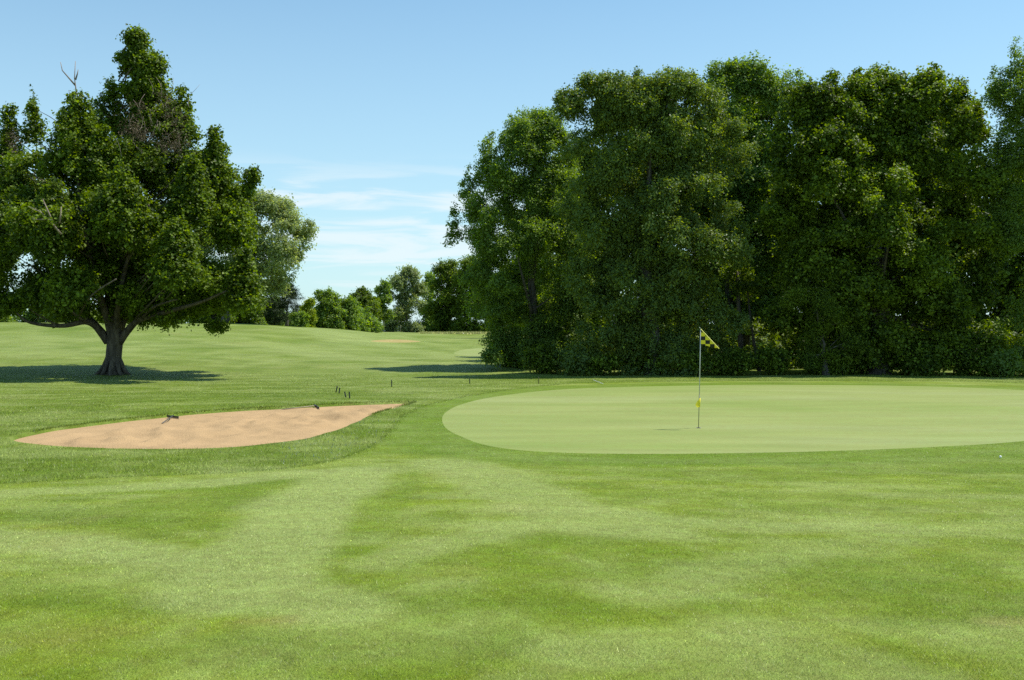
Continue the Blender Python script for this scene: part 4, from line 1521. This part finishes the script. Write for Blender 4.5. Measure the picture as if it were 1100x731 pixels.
me = bpy.data.meshes.new('cup_shade_disc'); me.from_pydata([ring_v[2 * k] for k in range(32)], [], [tuple(range(32))]); link('cup_shade_disc', me, M_DARK, cup)  # flat near-black disc on the turf, painted as the shaded depth of the hole

# ------------------------------------------------------------------ stakes
M_STK = simple_mat('stake_dark', (0.035, 0.045, 0.03), 0.7)
M_STC = simple_mat('stake_cap', (0.02, 0.02, 0.02), 0.5)
M_STY = simple_mat('stake_olive', (0.16, 0.16, 0.03), 0.7)


def stake(u, vb, u2, vt, lab, mat=None, group='dark stakes in the rough'):
    b = on_ground(u, vb)
    t = at(u2, vt, float(b[1])) - b
    s = empty('stake', b)
    tag(s, lab, 'stake', group)
    w = 0.021
    mm = MB()
    mm.tube([-t * 0.12, t * 0.03, t * 0.5, t * 0.93], [0.006, w, w, w], 6)
    mm.build('post', mat or M_STK, s)
    mm = MB()
    mm.tube([t * 0.93, t * 0.97, t], [w * 1.2, w * 1.2, w * 0.7], 8)
    mm.build('cap', M_STC, s)


stake(360.8, 421.8, 362.4, 415, 'leftmost of the four dark stakes by the bunker, leaning right')
stake(364.2, 422.8, 365, 416.8, 'second dark stake from the left in the bunker cluster')
stake(371.6, 427.2, 370.2, 421, 'third dark stake from the left in the bunker cluster, leaning left')
stake(375.6, 428.2, 375.2, 421, 'rightmost dark stake in the bunker cluster')
stake(420.8, 415.8, 420.6, 408.4, 'single dark stake standing between the bunker tip and the far shadow')
stake(504.6, 412.4, 504.6, 407, 'small dark stake below the long tree shadow, left of the green')
stake(578.6, 412.6, 578.6, 405.4, 'olive stake at the shade edge above the putting green', M_STY)
pb = on_ground(642, 411.6)
e1, e2 = on_ground(637, 409.6), on_ground(648, 413.8)
mk = MB()
mk.tube([e1 + np.array([0, 0, .05]), pb + np.array([0, 0, .05]), e2 + np.array([0, 0, .04])], 0.009, 6)
o = mk.build('fallen_stake', simple_mat('white_paint', (0.7, 0.7, 0.68), 0.5))
tag(o, 'thin whitish stake lying in the grass at the shade edge', 'stake')

# ------------------------------------------------------------------ rakes
M_RH = simple_mat('rake_handle', (0.055, 0.055, 0.05), 0.5)
M_RH2 = simple_mat('rake_handle_wood', (0.30, 0.24, 0.16), 0.6)
M_RK = simple_mat('rake_head', (0.02, 0.022, 0.02), 0.5)


def bunker_z(x, y):
    return tz(x, y) - 0.06


def rake(h0, h1, k0, k1, lab, mat):
    """head from h0 to h1, handle from k0 to k1 (photo pixels)"""
    P = []
    for q in (h0, h1, k0, k1):
        g = on_ground(*q)
        P.append(np.array([g[0], g[1], bunker_z(g[0], g[1])]))
    base = (P[0] + P[1]) / 2
    r = empty('rake', base)
    tag(r, lab, 'rake', 'rakes in the bunker')
    up = np.array([0, 0, 1.0])
    ax = (P[1] - P[0]) / 2
    n = np.cross(up, ax)
    n /= np.linalg.norm(n)
    mm = MB()
    mm.box((0, 0, 0.06), ax, n * 0.014, up * 0.016)
    for i in range(13):
        c = -ax + 2 * ax * i / 12
        mm.tube([c * 0.96 + np.array([0, 0, 0.05]), c * 0.96 + n * 0.02 + np.array([0, 0, 0.0])], [0.011, 0.005], 5)
    mm.build('head', M_RK, r)
    mm = MB()
    mm.tube([P[2] - base + up * 0.08, (P[2] + P[3]) / 2 - base + up * 0.05, P[3] - base + up * 0.02], 0.013, 8)
    mm.build('handle', mat, r, True)
    mm = MB()
    mm.tube([P[2] - base + up * 0.08, P[2] - base + (P[3] - P[2]) * 0.06 + up * 0.078], 0.017, 8)
    mm.build('socket', M_RK, r, True)


rake((179.5, 446.8), (191.5, 448.2), (186, 447.6), (174, 453.2), 'rake lying by the left part of the bunker back lip, dark head uppermost', M_RH)
rake((337.8, 435.4), (342.4, 437.9), (340, 436.7), (302, 438.6), 'rake with a long handle lying along the far right edge of the bunker', M_RH2)

# ------------------------------------------------------------------ golf ball
gb = on_ground(1074.6, 492.6)
import bmesh
bm = bmesh.new()
bmesh.ops.create_icosphere(bm, subdivisions=4, radius=0.0213)
for v in bm.verts:
    p = v.co.normalized()
    dm = abs(math.sin(p.x * 14) * math.sin(p.y * 14) * math.sin(p.z * 14))
    v.co = p * (0.0213 - 0.0006 * dm)
me = bpy.data.meshes.new('golf_ball')
bm.to_mesh(me)
bm.free()
o = link('golf_ball', me, simple_mat('ball_white', (0.8, 0.8, 0.78), 0.35))
o.location = Vector((float(gb[0]), float(gb[1]), float(gb[2]) + 0.026))
tag(o, 'white golf ball on the fairway by the right edge, below the green', 'golf ball')
